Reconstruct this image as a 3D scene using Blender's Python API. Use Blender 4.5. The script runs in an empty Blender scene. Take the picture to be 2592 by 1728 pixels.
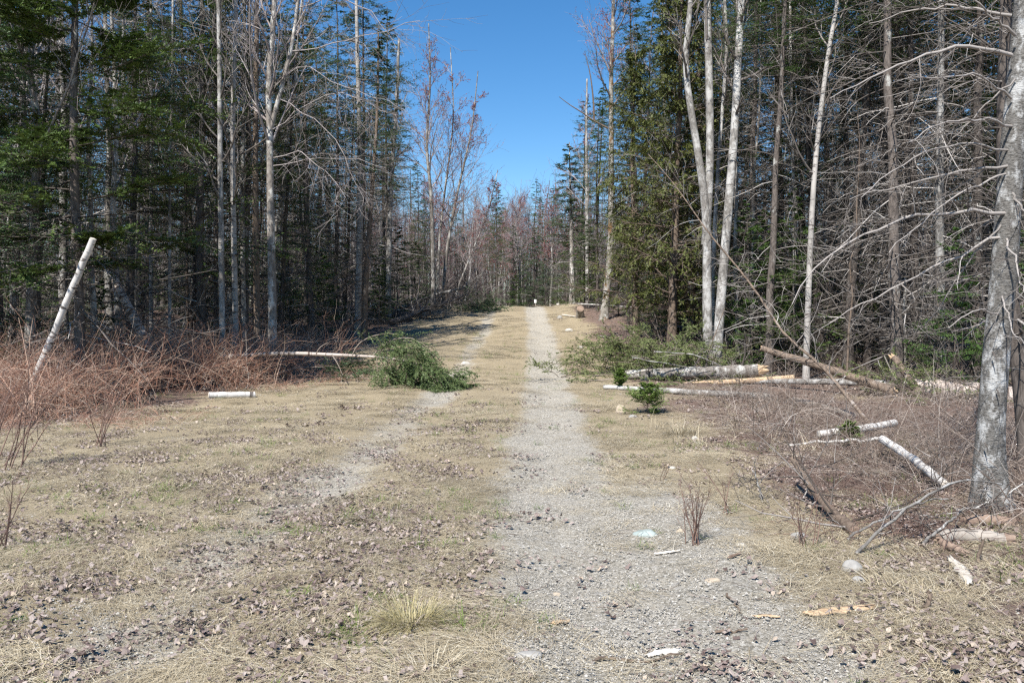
import bpy, math
import numpy as np
from mathutils import Vector

# ------------------------------------------------------------------ camera, sky, sun, exposure
SC = bpy.context.scene
COL = SC.collection
F = 2050.0            # focal length in photo pixels (2592 wide)
CX, HY, EYE = 1296.0, 800.0, 1.55
cam = bpy.data.cameras.new('camera')
cam.sensor_width = 36.0
cam.lens = F / 2592 * 36
cam.shift_y = (HY - 864) / 2592
cam.clip_start = 0.05
cam.clip_end = 3000
camo = bpy.data.objects.new('camera', cam)
camo.location = (0, 0, EYE)
camo.rotation_euler = (math.radians(90), 0, 0)
COL.objects.link(camo)
SC.camera = camo

TO_SUN = Vector((-0.42, -0.84, 0.0)).normalized()
ELEV = math.radians(51)
sun = bpy.data.lights.new('sun', 'SUN')
sun.energy = 5.0
sun.angle = math.radians(0.53)
sun.color = (1.0, 0.955, 0.89)
suno = bpy.data.objects.new('sun', sun)
dirv = Vector((TO_SUN.x * math.cos(ELEV), TO_SUN.y * math.cos(ELEV), math.sin(ELEV)))
suno.rotation_euler = dirv.to_track_quat('Z', 'Y').to_euler()
suno.location = (-20, -20, 40)
COL.objects.link(suno)

W = bpy.data.worlds.new('World')
SC.world = W
W.use_nodes = True
nt = W.node_tree
sky = nt.nodes.new('ShaderNodeTexSky')
sky.sky_type = 'NISHITA'
sky.sun_disc = False
sky.sun_elevation = ELEV
sky.sun_rotation = math.atan2(TO_SUN.x, TO_SUN.y)
sky.air_density = 1.0
sky.dust_density = 0.0
sky.ozone_density = 3.5
hs = nt.nodes.new('ShaderNodeHueSaturation')
hs.inputs['Saturation'].default_value = 1.28
nt.links.new(sky.outputs[0], hs.inputs['Color'])
nt.links.new(hs.outputs[0], nt.nodes['Background'].inputs[0])
nt.nodes['Background'].inputs[1].default_value = 0.09

SC.view_settings.view_transform = 'Standard'
SC.view_settings.look = 'None'
SC.view_settings.exposure = 0.85
SC.view_settings.gamma = 1.0
SC.render.engine = 'CYCLES'
SC.cycles.max_bounces = 2
SC.cycles.diffuse_bounces = 1
SC.cycles.glossy_bounces = 1
SC.cycles.transmission_bounces = 2
SC.cycles.use_denoising = False
SC.cycles.filter_width = 1.3

RNG = np.random.default_rng(7)

# ------------------------------------------------------------------ numpy helpers
def nrm(v):
    return v / np.maximum(np.linalg.norm(v, axis=-1, keepdims=True), 1e-9)

def _hash(ix, iy, s):
    h = (ix.astype(np.int64) * 374761393 + iy.astype(np.int64) * 668265263 + s * 974634777) & 0x7fffffff
    h = ((h ^ (h >> 13)) * 1274126177) & 0x7fffffff
    return ((h ^ (h >> 16)) & 0xffff) / 65535.0

def vnoise(x, y, s=0):
    x = np.asarray(x, float); y = np.asarray(y, float)
    ix = np.floor(x); iy = np.floor(y)
    fx = x - ix; fy = y - iy
    fx = fx * fx * (3 - 2 * fx); fy = fy * fy * (3 - 2 * fy)
    ix = ix.astype(int); iy = iy.astype(int)
    a = _hash(ix, iy, s); b = _hash(ix + 1, iy, s); c = _hash(ix, iy + 1, s); d = _hash(ix + 1, iy + 1, s)
    return (a * (1 - fx) + b * fx) * (1 - fy) + (c * (1 - fx) + d * fx) * fy

def fbm(x, y, s=0, o=4):
    t = 0; a = .5; n = 0
    for i in range(o):
        t = t + a * vnoise(x * 2 ** i, y * 2 ** i, s + i); n += a; a *= .5
    return t / n

_hy = np.array([-80, 0, 10, 15, 20, 25, 29, 33, 37, 41, 45, 50, 58, 70, 90, 140, 400, 900.])
_hz = np.array([0, 0, 0, .03, .24, .55, .82, 1.2, 1.62, 1.98, 2.1, 1.95, 1.5, 1.1, .9, .8, .5, 0.])
_ty = np.linspace(-80, 900, 9801)
_tz = np.interp(_ty, _hy, _hz)
_k = np.hanning(41); _k /= _k.sum()
_tz = np.convolve(np.pad(_tz, 20, mode='edge'), _k, mode='valid')
RY = [0, 3.7, 6.4, 14.6, 29, 41, 60, 90]
RXR = [.62, .55, .32, .62, 1.0, 1.1, .9, -2.0]
RXL = [-2.1, -2.0, -1.85, -1.41, -1.07, -1.0, -1.2, -4.0]
def rut_r(y): return np.interp(y, RY, RXR)
def rut_l(y): return np.interp(y, RY, RXL)

def gz(x, y, detail=True):
    x = np.asarray(x, float); y = np.asarray(y, float)
    z = np.interp(y, _ty, _tz)
    bank = np.clip((x - 2.2) / 1.6, 0, 1) * np.clip((y - 22) / 8, 0, 1) * np.clip((60 - y) / 10, 0, 1)
    z = z + .22 * bank
    off = np.clip((np.abs(x + .3) - 3.2) / 5, 0, 1)
    z = z + off * (fbm(x * .25, y * .25, 11, 3) - .5) * .5
    z = z - .045 * np.exp(-((x - rut_r(y)) / .33) ** 2) - .035 * np.exp(-((x - rut_l(y)) / .3) ** 2)
    if detail:
        z = z + (fbm(x * 1.7, y * 1.7, 3, 3) - .5) * .07 + (vnoise(x * 7, y * 7, 5) - .5) * .02
    return z

def px(x, y, d):
    """photo pixel at a chosen distance -> world point"""
    return np.array([(x - CX) / F * d, d, EYE + (HY - y) / F * d])

def ground_d(py):
    """distance at which level ground is seen at photo row py"""
    return EYE * F / (py - HY)

def pxg(x, y, lift=0.0):
    """photo pixel -> point where its ray meets the ground"""
    ds = np.linspace(2.5, 60, 6000)
    X = (x - CX) / F * ds; Z = EYE + (HY - y) / F * ds
    g = gz(X, ds)
    k = np.argmax(Z <= g)
    return np.array([X[k], ds[k], g[k] + lift])

def curve(pts, K):
    """smooth resampling of a polyline to K points"""
    p = np.asarray(pts, float)
    s = np.r_[0, np.cumsum(np.linalg.norm(np.diff(p, axis=0), axis=1))]
    m = max(60, K * 4)
    t = np.linspace(0, s[-1], m)
    q = np.stack([np.interp(t, s, p[:, i]) for i in range(3)], 1)
    w = max(3, (m // max(2, len(p))) | 1)
    k = np.ones(w) / w
    qq = np.stack([np.convolve(np.pad(q[:, i], w // 2, mode='reflect', reflect_type='odd'), k, mode='valid') for i in range(3)], 1)
    idx = np.linspace(0, m - 1, K)
    return np.stack([np.interp(idx, np.arange(m), qq[:, i]) for i in range(3)], 1)

class Geo:
    def __init__(s):
        s.v = []; s.f4 = []; s.f3 = []; s.a = []; s.u = []; s.n = 0
    def _put(s, v, a, u):
        s.v.append(v.reshape(-1, 3)); s.a.append(a.reshape(-1)); s.u.append(u.reshape(-1)); o = s.n; s.n += v.reshape(-1, 3).shape[0]; return o
    def tubes(s, P, R, n=5, val=None, caps=False, rough=0.0, rng=None):
        P = np.asarray(P, float); R = np.asarray(R, float)
        if P.ndim == 2: P = P[None]; R = R[None]
        N, K = P.shape[:2]
        T = nrm(np.gradient(P, axis=1))
        D = nrm(P[:, -1] - P[:, 0])
        ref = np.where(np.abs(D[:, 2:3]) > .8, np.array([[1., .13, 0]]), np.array([[.05, .07, 1.]]))[:, None, :]
        U = nrm(np.cross(T, ref)); V = np.cross(T, U)
        an = np.arange(n) / n * 2 * np.pi
        rad = R[:, :, None]
        if rough:
            rad = rad * (1 + rough * (rng.random((N, K, n)) - .5))
        else:
            rad = np.broadcast_to(rad, (N, K, n))
        v = P[:, :, None] + rad[..., None] * (np.cos(an)[:, None] * U[:, :, None] + np.sin(an)[:, None] * V[:, :, None])
        if val is None: val = np.zeros(N)
        val = np.broadcast_to(np.asarray(val, float), (N,))
        seg = np.linalg.norm(np.diff(P, axis=1), axis=2)
        u = np.concatenate([np.zeros((N, 1)), np.cumsum(seg, 1)], 1)
        o = s._put(v, np.broadcast_to(val[:, None, None], (N, K, n)), np.broadcast_to(u[:, :, None], (N, K, n)))
        idx = np.arange(N * K * n).reshape(N, K, n) + o
        j = np.roll(np.arange(n), -1)
        q = np.stack([idx[:, :-1], idx[:, :-1][:, :, j], idx[:, 1:][:, :, j], idx[:, 1:]], -1)
        s.f4.append(q.reshape(-1, 4))
        if caps:
            for kk, fl in ((0, 1), (K - 1, 0)):
                c = s._put(P[:, kk], val.copy(), u[:, kk])
                a = idx[:, kk]; b = a[:, j]
                cc = (c + np.arange(N))[:, None].repeat(n, 1)
                s.f3.append((np.stack([b, a, cc], -1) if not fl else np.stack([a, b, cc], -1)).reshape(-1, 3))
        return s
    def tris(s, V, val):
        N = V.shape[0]
        o = s._put(V, np.broadcast_to(np.asarray(val, float)[:, None], (N, 3)), np.zeros((N, 3)))
        s.f3.append(np.arange(N * 3).reshape(N, 3) + o); return s
    def quads(s, V, val):
        N = V.shape[0]
        o = s._put(V, np.broadcast_to(np.asarray(val, float)[:, None], (N, 4)), np.zeros((N, 4)))
        s.f4.append(np.arange(N * 4).reshape(N, 4) + o); return s
    def ribbons(s, P, Wd, val):
        """flat blades: P (N,K,3), Wd (N,K)"""
        N, K = P.shape[:2]
        T = nrm(np.gradient(P, axis=1))
        S = nrm(np.cross(T, np.array([0.03, 0.05, 1.0])))
        v = np.stack([P - S * Wd[..., None] * .5, P + S * Wd[..., None] * .5], 2)
        u = np.broadcast_to(np.linspace(0, 1, K)[None, :, None], (N, K, 2))
        o = s._put(v, np.broadcast_to(val[:, None, None], (N, K, 2)), u)
        idx = np.arange(N * K * 2).reshape(N, K, 2) + o
        s.f4.append(np.stack([idx[:, :-1, 0], idx[:, :-1, 1], idx[:, 1:, 1], idx[:, 1:, 0]], -1).reshape(-1, 4))
        return s
    def poly(s, verts, faces, val=0.0):
        verts = np.asarray(verts, float)
        o = s._put(verts, np.full(len(verts), val), np.zeros(len(verts)))
        f3 = [f for f in faces if len(f) == 3]; f4 = [f for f in faces if len(f) == 4]
        if f3: s.f3.append(np.array(f3) + o)
        if f4: s.f4.append(np.array(f4) + o)
        return s
    def mesh(s, name, mat, origin=(0, 0, 0), smooth=True):
        v = np.concatenate(s.v) - np.asarray(origin, float)
        f4 = np.concatenate(s.f4) if s.f4 else np.zeros((0, 4), int)
        f3 = np.concatenate(s.f3) if s.f3 else np.zeros((0, 3), int)
        me = bpy.data.meshes.new(name)
        me.vertices.add(len(v)); me.vertices.foreach_set('co', v.astype(np.float32).ravel())
        nl = f4.size + f3.size
        me.loops.add(nl)
        me.loops.foreach_set('vertex_index', np.concatenate([f4.ravel(), f3.ravel()]).astype(np.int32))
        me.polygons.add(len(f4) + len(f3))
        st = np.concatenate([np.arange(len(f4)) * 4, f4.size + np.arange(len(f3)) * 3]).astype(np.int32)
        me.polygons.foreach_set('loop_start', st)
        me.polygons.foreach_set('use_smooth', np.full(len(st), bool(smooth)))
        at = me.attributes.new('v', 'FLOAT', 'POINT'); at.data.foreach_set('value', np.concatenate(s.a).astype(np.float32))
        at = me.attributes.new('u', 'FLOAT', 'POINT'); at.data.foreach_set('value', np.concatenate(s.u).astype(np.float32))
        me.update(calc_edges=True)
        me.materials.append(MAT[mat])
        global TRIS
        TRIS += len(f4) * 2 + len(f3)
        return me
    def obj(s, name, mat, parent=None, origin=(0, 0, 0), smooth=True):
        return link(name, s.mesh(name, mat, origin, smooth), parent)
TRIS = 0

def link(name, me, parent=None):
    o = bpy.data.objects.new(name, me)
    COL.objects.link(o)
    if parent is not None: o.parent = parent
    return o

def tag(o, label=None, cat=None, group=None, kind=None):
    for k, v in (('label', label), ('category', cat), ('group', group), ('kind', kind)):
        if v: o[k] = v
    return o

def thing(name, loc, label, cat, group=None):
    o = bpy.data.objects.new(name, None)
    o.empty_display_size = .2
    o.location = tuple(float(c) for c in loc)
    COL.objects.link(o)
    return tag(o, label, cat, group)

# ------------------------------------------------------------------ materials
MAT = {}
class NB:
    def __init__(s, name, rough=.85, spec=.25):
        m = bpy.data.materials.new(name); m.use_nodes = True
        s.m = m; s.t = m.node_tree; s.b = s.t.nodes['Principled BSDF']
        s.b.inputs['Roughness'].default_value = rough
        s.b.inputs['Specular IOR Level'].default_value = spec
        MAT[name] = m
    def n(s, ty, **kw):
        x = s.t.nodes.new(ty)
        for k, v in kw.items(): setattr(x, k, v)
        return x
    def l(s, a, b): s.t.links.new(a, b)
    def attr(s, nm): return s.n('ShaderNodeAttribute', attribute_name=nm).outputs['Fac']
    def coord(s, kind='Object'): return s.n('ShaderNodeTexCoord').outputs[kind]
    def mapping(s, vec, sc):
        m = s.n('ShaderNodeMapping'); s.l(vec, m.inputs[0]); m.inputs['Scale'].default_value = sc; return m.outputs[0]
    def noise(s, vec, sc, det=4, ro=.55):
        x = s.n('ShaderNodeTexNoise'); s.l(vec, x.inputs['Vector']); x.inputs['Scale'].default_value = sc
        x.inputs['Detail'].default_value = det; x.inputs['Roughness'].default_value = ro; return x.outputs['Fac']
    def ramp(s, fac, stops, interp='LINEAR'):
        r = s.n('ShaderNodeValToRGB'); r.color_ramp.interpolation = interp
        e = r.color_ramp.elements
        while len(e) < len(stops): e.new(.5)
        for k, (p, c) in enumerate(stops):
            e[k].position = p; e[k].color = (c[0], c[1], c[2], 1) if not isinstance(c, float) else (c, c, c, 1)
        s.l(fac, r.inputs[0]); return r.outputs[0]
    def mix(s, f, a, b, mode='MIX'):
        x = s.n('ShaderNodeMix', data_type='RGBA', blend_type=mode)
        for sock, val in ((x.inputs[0], f), (x.inputs[6], a), (x.inputs[7], b)):
            if isinstance(val, (int, float)): sock.default_value = val
            elif isinstance(val, tuple): sock.default_value = (*val, 1)
            else: s.l(val, sock)
        return x.outputs[2]
    def math(s, op, a, b=0.0, c=None):
        x = s.n('ShaderNodeMath', operation=op)
        for k, val in enumerate((a, b) if c is None else (a, b, c)):
            if isinstance(val, (int, float)): x.inputs[k].default_value = val
            else: s.l(val, x.inputs[k])
        return x.outputs[0]
    def orand(s): return s.n('ShaderNodeObjectInfo').outputs['Random']
    def hsv(s, col, h=.5, sa=1.0, v=1.0):
        x = s.n('ShaderNodeHueSaturation'); s.l(col, x.inputs['Color'])
        for nm, val in (('Hue', h), ('Saturation', sa), ('Value', v)):
            if isinstance(val, (int, float)): x.inputs[nm].default_value = val
            else: s.l(val, x.inputs[nm])
        return x.outputs[0]
    def col(s, c): s.l(c, s.b.inputs['Base Color']); return s
    def bump(s, h, st=.5, dist=.01):
        x = s.n('ShaderNodeBump'); s.l(h, x.inputs['Height']); x.inputs['Strength'].default_value = st; x.inputs['Distance'].default_value = dist
        s.l(x.outputs[0], s.b.inputs['Normal']); return s
    def var(s, col, lo=.75, hi=1.25):
        return s.hsv(col, v=s.math('MULTIPLY_ADD', s.orand(), hi - lo, lo))

def bark(name, dark, mid, pale, pale_at=.62, zs=.3, sc=22, bmp=.7, moss=None, var=(.75, 1.25), big_sc=4.5):
    b = NB(name, .9, .15)
    c = b.coord()
    m = b.mapping(c, (1, 1, zs))
    fine = b.noise(m, sc, 6, .65)
    big = b.noise(b.mapping(c, (1, 1, .6)), big_sc, 5, .7)
    col = b.ramp(fine, [(.3, dark), (.55, mid), (.8, tuple(min(1, k * 1.25) for k in mid))])
    patch = b.ramp(big, [(pale_at - .07, 0.0), (pale_at + .04, 1.0)])
    col = b.mix(patch, col, b.mix(fine, tuple(k * .8 for k in pale), pale))
    if moss:
        mz = b.ramp(b.noise(c, 2.3, 4, .7), [(.52, 0.0), (.6, 1.0)])
        col = b.mix(b.math('MULTIPLY', mz, .85), col, moss)
    b.col(b.var(col, *var)).bump(fine, bmp, .012)

bark('bark_grey', (.07, .06, .052), (.2, .18, .16), (.47, .46, .43), .56)
bark('bark_dark', (.03, .025, .022), (.1, .085, .075), (.3, .3, .28), .66, var=(.7, 1.4))
bark('bark_pale', (.085, .077, .07), (.21, .197, .18), (.44, .43, .41), .54, zs=.7, sc=16)
bark('bark_moss', (.09, .08, .065), (.27, .25, .22), (.5, .49, .46), .55, moss=(.16, .085, .03), var=(.95, 1.05))
bark('bark_fir', (.035, .032, .028), (.165, .157, .145), (.47, .47, .46), .565, zs=2.2, sc=38, bmp=1.3, var=(.97, 1.03), big_sc=8)
bark('bark_brown', (.06, .045, .035), (.17, .13, .1), (.34, .3, .27), .64, var=(.85, 1.15))

def birch(name, base, dark, density=.62):
    b = NB(name, .6, .3)
    c = b.coord()
    sep = b.n('ShaderNodeSeparateXYZ'); b.l(c, sep.inputs[0])
    cmb = b.n('ShaderNodeCombineXYZ')
    b.l(b.math('MULTIPLY', sep.outputs[0], 4.0), cmb.inputs[0]); b.l(b.math('MULTIPLY', sep.outputs[1], 4.0), cmb.inputs[1])
    b.l(b.math('MULTIPLY', b.attr('u'), 17.0), cmb.inputs[2])
    f = b.noise(cmb.outputs[0], 1.0, 4, .6)
    g = b.noise(c, 3.0, 3, .6)
    col = b.mix(b.ramp(g, [(.35, 0.0), (.7, 1.0)]), base, tuple(k * .6 for k in base))
    col = b.mix(b.ramp(f, [(density, 0.0), (density + .07, 1.0)]), col, dark)
    b.col(b.var(col, .92, 1.06)).bump(f, .25, .004)
birch('birch_white', (.66, .63, .59), (.1, .085, .075), .55)
birch('birch_grey', (.4, .375, .345), (.1, .085, .075), .56)
birch('birch_dirty', (.48, .41, .36), (.09, .06, .045), .54)

def vmat(name, stops, rough=.8, spec=.2, trans=0.0, var=(.9, 1.1), hue=0.0):
    b = NB(name, rough, spec)
    col = b.ramp(b.attr('v'), stops)
    col = b.var(col, *var)
    if hue:
        col = b.hsv(col, h=b.math('MULTIPLY_ADD', b.orand(), hue, .5 - hue / 2))
    b.col(col)
    if trans:
        t = b.n('ShaderNodeBsdfTranslucent'); b.l(col, t.inputs[0])
        mx = b.n('ShaderNodeMixShader'); mx.inputs[0].default_value = trans
        b.l(b.b.outputs[0], mx.inputs[1]); b.l(t.outputs[0], mx.inputs[2])
        b.l(mx.outputs[0], b.t.nodes['Material Output'].inputs[0])

vmat('twig_grey', [(0, (.05, .042, .036)), (.55, (.135, .117, .103)), (.85, (.28, .255, .235)), (1, (.46, .43, .4))], .85)
vmat('twig_brush', [(0, (.1, .072, .056)), (.5, (.23, .178, .145)), (.85, (.36, .3, .255)), (1, (.5, .45, .4))], .85)
vmat('twig_brown', [(0, (.075, .055, .045)), (.6, (.2, .155, .125)), (1, (.34, .29, .25))], .8)
vmat('twig_maple', [(0, (.11, .09, .085)), (.55, (.25, .215, .205)), (1, (.46, .425, .41))], .8)
vmat('twig_far', [(0, (.08, .06, .06)), (.6, (.19, .15, .148)), (1, (.3, .255, .25))], .8)
vmat('buds_red', [(0, (.26, .06, .06)), (1, (.42, .14, .11))], .6, trans=.25)
vmat('needles_fir', [(0, (.03, .06, .014)), (.5, (.06, .11, .024)), (1, (.12, .18, .04))], .5, .4, trans=.15, hue=.03)
vmat('needles_spruce', [(0, (.025, .055, .022)), (.5, (.055, .1, .04)), (1, (.115, .17, .075))], .5, .4, trans=.12, hue=.02)
vmat('needles_pale', [(0, (.05, .085, .026)), (.5, (.095, .14, .048)), (1, (.17, .215, .09))], .5, .4, trans=.1)
vmat('needles_bright', [(0, (.07, .12, .025)), (.5, (.13, .2, .045)), (1, (.22, .29, .075))], .5, .4, trans=.15)
vmat('needles_slash', [(0, (.055, .075, .025)), (.5, (.12, .145, .05)), (1, (.2, .22, .09))], .6, .3, trans=.12, hue=.02)
vmat('cedar_spray', [(0, (.04, .053, .013)), (.5, (.092, .112, .028)), (1, (.17, .182, .05))], .55, .35, trans=.2, hue=.01)
vmat('cane_red', [(0, (.18, .085, .058)), (.4, (.36, .19, .13)), (.7, (.47, .32, .235)), (1, (.58, .48, .39))], .6, .35)
vmat('cane_dark', [(0, (.09, .055, .045)), (1, (.22, .14, .11))], .6, .35)
vmat('straw', [(0, (.21, .165, .1)), (.35, (.44, .365, .24)), (.75, (.62, .54, .385)), (1, (.74, .68, .55))], .65, .3, trans=.15, var=(.72, 1.18))
vmat('tussock', [(0, (.3, .25, .11)), (.6, (.48, .415, .22)), (1, (.6, .54, .35))], .6, .3, trans=.15)
vmat('green_blade', [(0, (.07, .12, .02)), (1, (.2, .27, .06))], .55, .35, trans=.3)
vmat('dead_leaf', [(0, (.09, .062, .052)), (.3, (.185, .138, .122)), (.6, (.26, .21, .185)), (.9, (.34, .287, .255)), (1, (.42, .34, .26))], .6, .35, trans=.12)
vmat('pebble', [(0, (.19, .178, .155)), (.5, (.3, .28, .243)), (.85, (.38, .355, .31)), (1, (.52, .5, .46))], .75, .3)

def wood(name, a, c, sc=40):
    b = NB(name, .8, .2)
    co = b.coord()
    f = b.noise(b.mapping(co, (1, 1, 1)), sc, 5, .7)
    g = b.noise(co, 6, 3, .6)
    b.col(b.mix(b.ramp(g, [(.35, 0.0), (.65, 1.0)]), b.ramp(f, [(.3, a), (.7, c)]), c)).bump(f, .5, .006)
wood('wood_fresh', (.3, .19, .1), (.52, .38, .25))
wood('wood_bleached', (.34, .305, .26), (.58, .53, .46))
wood('wood_rotten', (.1, .065, .045), (.27, .2, .155))
wood('wood_old', (.13, .11, .092), (.33, .295, .255))

def stone(name, a, c):
    b = NB(name, .75, .3)
    co = b.coord()
    f = b.noise(co, 14, 6, .7)
    b.col(b.ramp(f, [(.3, a), (.7, c)])).bump(f, .4, .008)
stone('stone_grey', (.2, .19, .175), (.35, .34, .315))
stone('stone_pale', (.33, .31, .27), (.52, .49, .44))
stone('stone_teal', (.22, .265, .25), (.36, .4, .38))
stone('stone_tan', (.28, .225, .165), (.46, .39, .3))

b = NB('white_paint', .5, .4)
b.col(b.ramp(b.noise(b.coord(), 20, 3), [(.3, (.7, .7, .68)), (.7, (.82, .82, .8))]))

# ground: gravel / thatch / litter by the per-vertex map of where each lies
b = NB('soil', .92, .15)
c = b.coord()
fine = b.noise(c, 60, 5, .7); med = b.noise(c, 9, 5, .65); big = b.noise(c, 1.3, 4, .6)
vor = b.n('ShaderNodeTexVoronoi'); b.l(c, vor.inputs['Vector']); vor.inputs['Scale'].default_value = 75
sepc = b.n('ShaderNodeSeparateColor'); b.l(vor.outputs['Color'], sepc.inputs[0])
vor2 = b.n('ShaderNodeTexVoronoi'); b.l(c, vor2.inputs['Vector']); vor2.inputs['Scale'].default_value = 28
sep2 = b.n('ShaderNodeSeparateColor'); b.l(vor2.outputs['Color'], sep2.inputs[0])
grav = b.ramp(sepc.outputs[0], [(0, (.17, .155, .125)), (.4, (.325, .3, .25)), (.8, (.425, .395, .335)), (1, (.6, .57, .51))])
grav = b.mix(b.ramp(sep2.outputs[1], [(.9, 0.0), (.93, .7)]), grav, b.ramp(sep2.outputs[0], [(0, (.16, .15, .135)), (1, (.5, .475, .43))]))
grav = b.mix(b.math('MULTIPLY', b.ramp(med, [(.45, 0.0), (.65, 1.0)]), .6), grav, (.4, .355, .28))
thatch = b.ramp(fine, [(.28, (.14, .108, .068)), (.5, (.315, .26, .172)), (.75, (.49, .42, .3))])
litter = b.ramp(fine, [(.3, (.085, .055, .042)), (.55, (.19, .135, .11)), (.85, (.32, .25, .22))])
g = b.math('ADD', b.attr('v'), b.math('MULTIPLY_ADD', med, 1.3, -.65))
l = b.math('ADD', b.attr('u'), b.math('MULTIPLY_ADD', med, .8, -.4))
col = b.mix(b.ramp(l, [(.42, 0.0), (.62, 1.0)]), thatch, litter)
col = b.mix(b.ramp(g, [(.3, 0.0), (.72, 1.0)]), col, grav)
b.col(b.hsv(col, v=b.math('MULTIPLY_ADD', big, .35, .83)))
b.bump(b.math('ADD', b.noise(c, 150, 4, .7), b.math('MULTIPLY', fine, 1.5)), .9, .014)

# ------------------------------------------------------------------ the ground
def gravel_at(x, y):
    wr = np.interp(y, [3, 6, 12, 20, 41], [.85, .62, .55, .5, .55])
    wl = np.interp(y, [3, 6, 12, 20, 41], [.5, .45, .4, .32, .32])
    r = np.exp(-np.abs((x - rut_r(y) - .05) / wr) ** 3)
    l = .62 * np.exp(-np.abs((x - rut_l(y)) / wl) ** 3)
    near = np.clip((x + .3) / .5, 0, 1) * np.clip((2.15 - x) / .9, 0, 1) * np.clip((8.5 - y) / 2.5, 0, 1)
    g = np.maximum(np.maximum(r, near) * 1.05 + (fbm(x * 1.3, y * .8, 21, 4) - .5) * .8, l * .95 + (fbm(x * 1.3, y * .8, 22, 4) - .5) * 1.0)
    return np.clip(g, 0, 1)

def litter_at(x, y):
    s = np.clip((x - 1.5 - .02 * y) / 1.3, 0, 1) * .75
    le = np.interp(y, [0, 10, 13, 20, 41], [-6.5, -6.0, -5.0, -4.3, -3.2])
    s = np.maximum(s, np.clip((le - x) / 1.5, 0, 1))
    s = np.maximum(s, np.clip((y - 55) / 8, 0, 1))
    return np.clip(s + (fbm(x * .8, y * .8, 31, 4) - .5) * .9, 0, 1)

def build_ground():
    ys = [-30.]; 
    while ys[-1] < 900:
        y = ys[-1]
        ys.append(y + (3 if y < -2 else .45 if y < 2 else .1 if y < 9 else .16 if y < 20 else .3 if y < 48 else .7 if y < 70 else max(2, (y - 60) * .2)))
    ys = np.array(ys)
    xs = np.concatenate([[-900, -500, -250, -120, -70, -50], np.arange(-40, -14, 1.2), np.arange(-14, -5, .45), np.arange(-5, 5.6, .12),
                         np.arange(5.6, 14, .45), np.arange(14, 40, 1.2), [40, 50, 70, 120, 250, 500, 900]])
    X, Y = np.meshgrid(xs, ys)
    Z = gz(X, Y)
    ny, nx = X.shape
    V = np.stack([X, Y, Z], -1).reshape(-1, 3)
    gr = gravel_at(X, Y).ravel(); li = litter_at(X, Y).ravel()
    idx = np.arange(ny * nx).reshape(ny, nx)
    q = np.stack([idx[:-1, :-1], idx[:-1, 1:], idx[1:, 1:], idx[1:, :-1]], -1)
    xc = (X[:-1, :-1] + X[1:, 1:]) / 2; yc = (Y[:-1, :-1] + Y[1:, 1:]) / 2
    mid = (rut_l(yc) + rut_r(yc)) / 2
    road = (np.abs(xc - mid) < 1.75) & (yc > -20) & (yc < 95)
    for nm, sel in (('ground', ~road), ('dirt_track', road)):
        f = q[sel]
        used = np.unique(f); re = np.zeros(ny * nx, int); re[used] = np.arange(len(used))
        g_ = Geo(); g_.v = [V[used]]; g_.a = [gr[used]]; g_.u = [li[used]]; g_.n = len(used); g_.f4 = [re[f]]
        o = g_.obj(nm, 'soil')
        tag(o, {'ground': 'straw and leaf covered forest clearing floor', 'dirt_track': 'gravel two-rut woods track running uphill between the trees'}[nm], kind='structure')
build_ground()

# ------------------------------------------------------------------ growth
def grow(rng, P, R, n, t0, t1, ang, L, K, up=0.0, wig=.12, rr=.6, rmin=.0025, asd=.2, flat=None, tip=.35, lsd=.3):
    N, K0 = P.shape[:2]
    t = (np.arange(n)[None] + rng.random((N, n))) / n * (t1 - t0) + t0
    f = np.clip(t * (K0 - 1), 0, K0 - 1.001); i = f.astype(int); w = (f - i)[..., None]
    ar = np.arange(N)[:, None]
    S = P[ar, i] * (1 - w) + P[ar, i + 1] * w
    T = nrm(P[ar, i + 1] - P[ar, i])
    r = R[ar, i] * (1 - w[..., 0]) + R[ar, i + 1] * w[..., 0]
    ref = np.where(np.abs(T[..., 2:3]) > .85, np.array([1., 0, 0]), np.array([0, 0, 1.]))
    B1 = nrm(np.cross(T, ref)); B2 = np.cross(B1, T)
    if flat is None:
        phi = (np.arange(n)[None] * 2.39996 + rng.random((N, 1)) * 6.283 + rng.normal(0, .5, (N, n)))
    else:
        phi = (np.arange(n)[None] % 2) * np.pi + rng.normal(0, flat, (N, n))
    a = ang + rng.normal(0, asd, (N, n))
    D = np.cos(a)[..., None] * T + np.sin(a)[..., None] * (np.cos(phi)[..., None] * B1 + np.sin(phi)[..., None] * B2)
    ln = (L(t) if callable(L) else np.broadcast_to(L, t.shape)) * np.clip(rng.normal(1, lsd, t.shape), .35, 1.7)
    S = S.reshape(-1, 3); D = D.reshape(-1, 3); ln = ln.reshape(-1); r = r.reshape(-1)
    M = len(ln)
    out = np.empty((M, K, 3)); out[:, 0] = S
    st = ln / (K - 1)
    for k in range(1, K):
        D = nrm(D + np.array([0, 0, up]) + rng.normal(0, wig, (M, 3)))
        out[:, k] = out[:, k - 1] + D * st[:, None]
    r0 = np.maximum(r * rr, rmin)
    RR = r0[:, None] * np.linspace(1, tip, K)[None] 
    return out, np.maximum(RR, rmin * .6), t.reshape(-1)

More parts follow.
